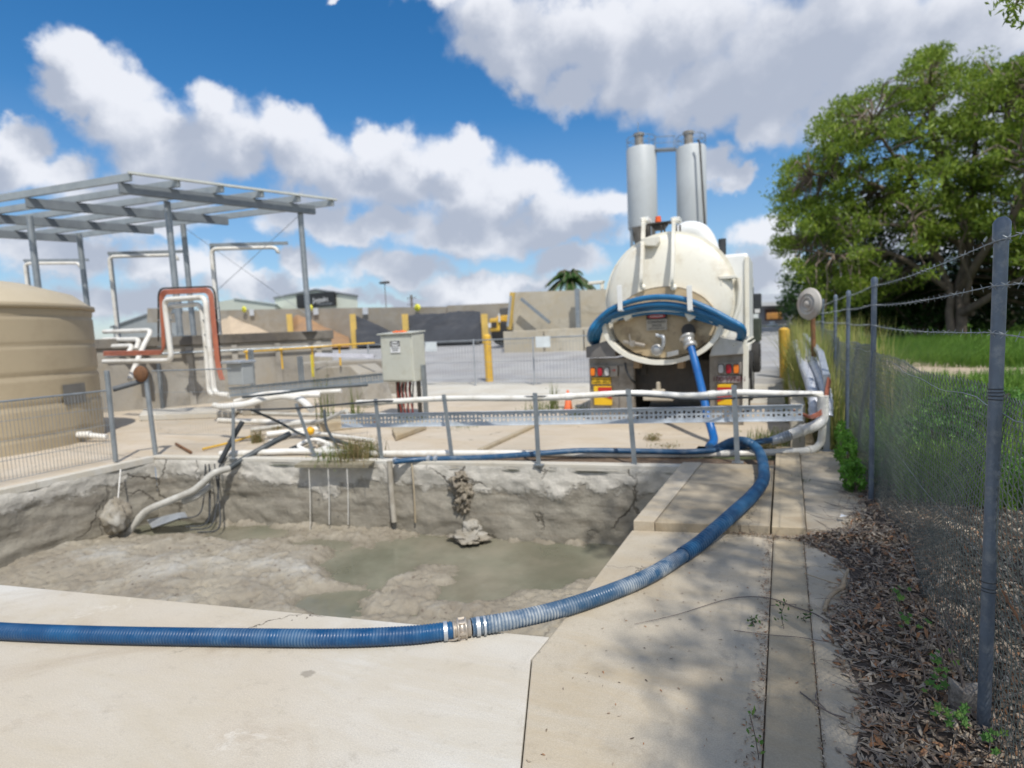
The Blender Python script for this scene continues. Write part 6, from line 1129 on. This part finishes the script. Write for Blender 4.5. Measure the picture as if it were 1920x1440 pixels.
bp = [Pz(1590,1068,.05), Pz(1583,1085,.04), Pz(1580,1100,.035), Pz(1565,1110,.03), Pz(1552,1125,.025), Pz(1546,1145,.02)]; P = spline(bp, 6); mb = MB().tube(P, [.008+.006*math.sin(i/len(P)*3) for i in range(len(P))], 9).tube(spline([P[4], Pz(1568,1062,.05), Pz(1553,1057,.04)], 5), .004, 6).tube(spline([P[10], Pz(1560,1092,.03), Pz(1508,1075,.015)], 5), .003, 6)
one('dry_branch', mb, mat('pale_wood', (.38,.30,.20), (.28,.21,.13), 14, .8), 'pale crooked dry branch lying at the edge of the leaf litter', 'branch')
tp_ = [(1190,1170),(1270,1152),(1370,1122),(1440,1121),(1490,1138),(1530,1152),(1590,1188),(1660,1215)]; P = spline([Pz(u, v, .012) for u, v in tp_], 5); mb = MB().tube(P, [.0012+.0035*i/len(P) for i in range(len(P))], 6).tube(spline([P[20], Pz(1490,1133,.02), Pz(1445,1135,.01)], 4), .0018, 5).tube(spline([Pz(1376,1182,.01), Pz(1440,1190,.012), Pz(1500,1195,.015), Pz(1560,1205,.03)], 5), .0018, 5)
one('long_twig', mb, m_stem, 'long thin curved twig lying across the slabs into the leaf litter', 'twig')
mb = MB().tube(spline([Pz(1585,1345,.03), Pz(1560,1338,.02), Pz(1530,1320,.012), Pz(1500,1297,.01)], 5), .003, 6).tube(spline([Pz(1548,1330,.015), Pz(1530,1310,.02), Pz(1532,1295,.02)], 5), .0025, 6); one('forked_twig', mb, m_stem, 'small forked dark twig reaching onto the kerb from the litter', 'twig')
sp_ = Pz(1812,1352,.0); stp = thing('timber_stump', 'split weathered grey timber stump leaning by the nearest fence post', 'stump', sp_); vs = []
ns = 18
for j, z in enumerate((-.02,.05,.10,.145,.15)):
    for k in range(ns): a = 2*math.pi*k/ns; q = 1+.16*nz(math.cos(a)*2.5, math.sin(a)*2.5, 1); vs.append(sp_+V(.055*q*math.cos(a)-.03*z, .035*q*math.sin(a), z+(.02*math.cos(a*2) if j > 2 else 0)))
MB().add(vs, [(j*ns+k, j*ns+(k+1)%ns, (j+1)*ns+(k+1)%ns, (j+1)*ns+k) for j in range(4) for k in range(ns)] + [tuple(range(4*ns, 5*ns))]).build('wood', mat('grey_timber', (.32,.29,.25), (.14,.12,.10), 30, .9, bump=1., bscale=50), stp)
# lobed creeper leaves
m_creep = island('creeper_leaf', [(.05,.14,.025),(.09,.20,.035),(.14,.23,.04),(.06,.16,.03)], .5, .3)
def lobed(c, s, nrm, a0):
    n = unit(np.array(nrm)); x = unit(np.cross(n, V(.3,1,.2))); y_ = np.cross(n, x); P = []
    for k in range(15): a = a0+2*math.pi*k/15; rad_ = s*(1 if k % 3 == 0 else .52 if k % 3 == 1 else .6); P.append(c+x*math.cos(a)*rad_+y_*math.sin(a)*rad_+n*s*.12*(k % 3 == 0))
    return P
for k, (u, v, nl, spd, lab) in enumerate([(1690,1110,11,26,'green lobed creeper at the upper edge of the leaf litter'),(1715,1165,10,30,'green lobed creeper patch left of the dead stems'),(1765,1230,9,26,'green lobed creeper behind the bare upright stem'),(1760,1285,10,24,'yellow green lobed creeper just above the stump'),(1800,1345,9,24,'green lobed creeper on the ground left of the post base'),(1865,1385,8,22,'bright lobed creeper leaves at the base of the nearest post'),(1775,1330,5,16,'small pair of lobed leaves in front of the stump')]):
    c = Pz(u, v, .06); th = thing('creeper', lab, 'creeper', V(c[0],c[1],.04), 'lobed creepers in the leaf litter'); mb = MB(); rr3 = np.random.default_rng(80+k); stx = MB()
    for j in range(nl):
        q = Pz(u+rr3.normal(0,spd*.6), v+rr3.normal(0,spd*.45), .10+rr3.uniform(0,.06)); nn = V(rr3.normal(0,.3)-.1, rr3.normal(0,.3)-.5, 1); P = lobed(q, rr3.uniform(.012,.021), nn, rr3.uniform(0,6)); mb.add([q]+P, [(0, i+1, (i+1) % 15+1) for i in range(15)]); stx.tube([V(c[0],c[1],.04), (q+c)/2+V(0,0,.01), q], .0012, 4, cap=False)
    mb.build('leaves', m_creep, th, recalc=False); stx.build('stems', m_stem, th)
# small seedlings on the slabs
for k, (u, v, h, lab) in enumerate([(1470,1180,.16,'dark leafed seedling standing in the worn kerb strip'),(1423,1425,.17,'bright green seedling growing from the joint at the bottom of the picture'),(1415,1175,.06,'tiny weed in the joint left of the dark seedling'),(1511,1168,.05,'tiny dry weed at the right edge of the kerb strip')]):
    c = Pz(u, v, .0); th = thing('seedling', lab, 'seedling', c, 'seedlings in the slab joints'); P = spline([c, c+V(-.012,0,h*.5), c+V(-.03 if k == 1 else .012,0,h)], 5); MB().tube(P, .0018, 5).build('stem', m_stem, th); rr3 = np.random.default_rng(90+k); Q = np.array([P[int(i)]+rr3.normal(0,.014,3) for i in rr3.uniform(2, len(P), 16)]); v_, f_ = leaves(Q, .024, .5, 90+k); npmesh('leaves', v_-c, f_, m_creep if k == 1 else m_leafB, None, None, parent=th)
p = Pz(1575,970,.07); one('paper_scrap', MB().prism([p, p+V(.04,.01,.01), p+V(.05,.05,.0), p+V(.01,.045,.012)], (0,0,.002)), m_sw, 'small scrap of white litter on the dry leaves', 'litter')
bpy.context.view_layer.update()
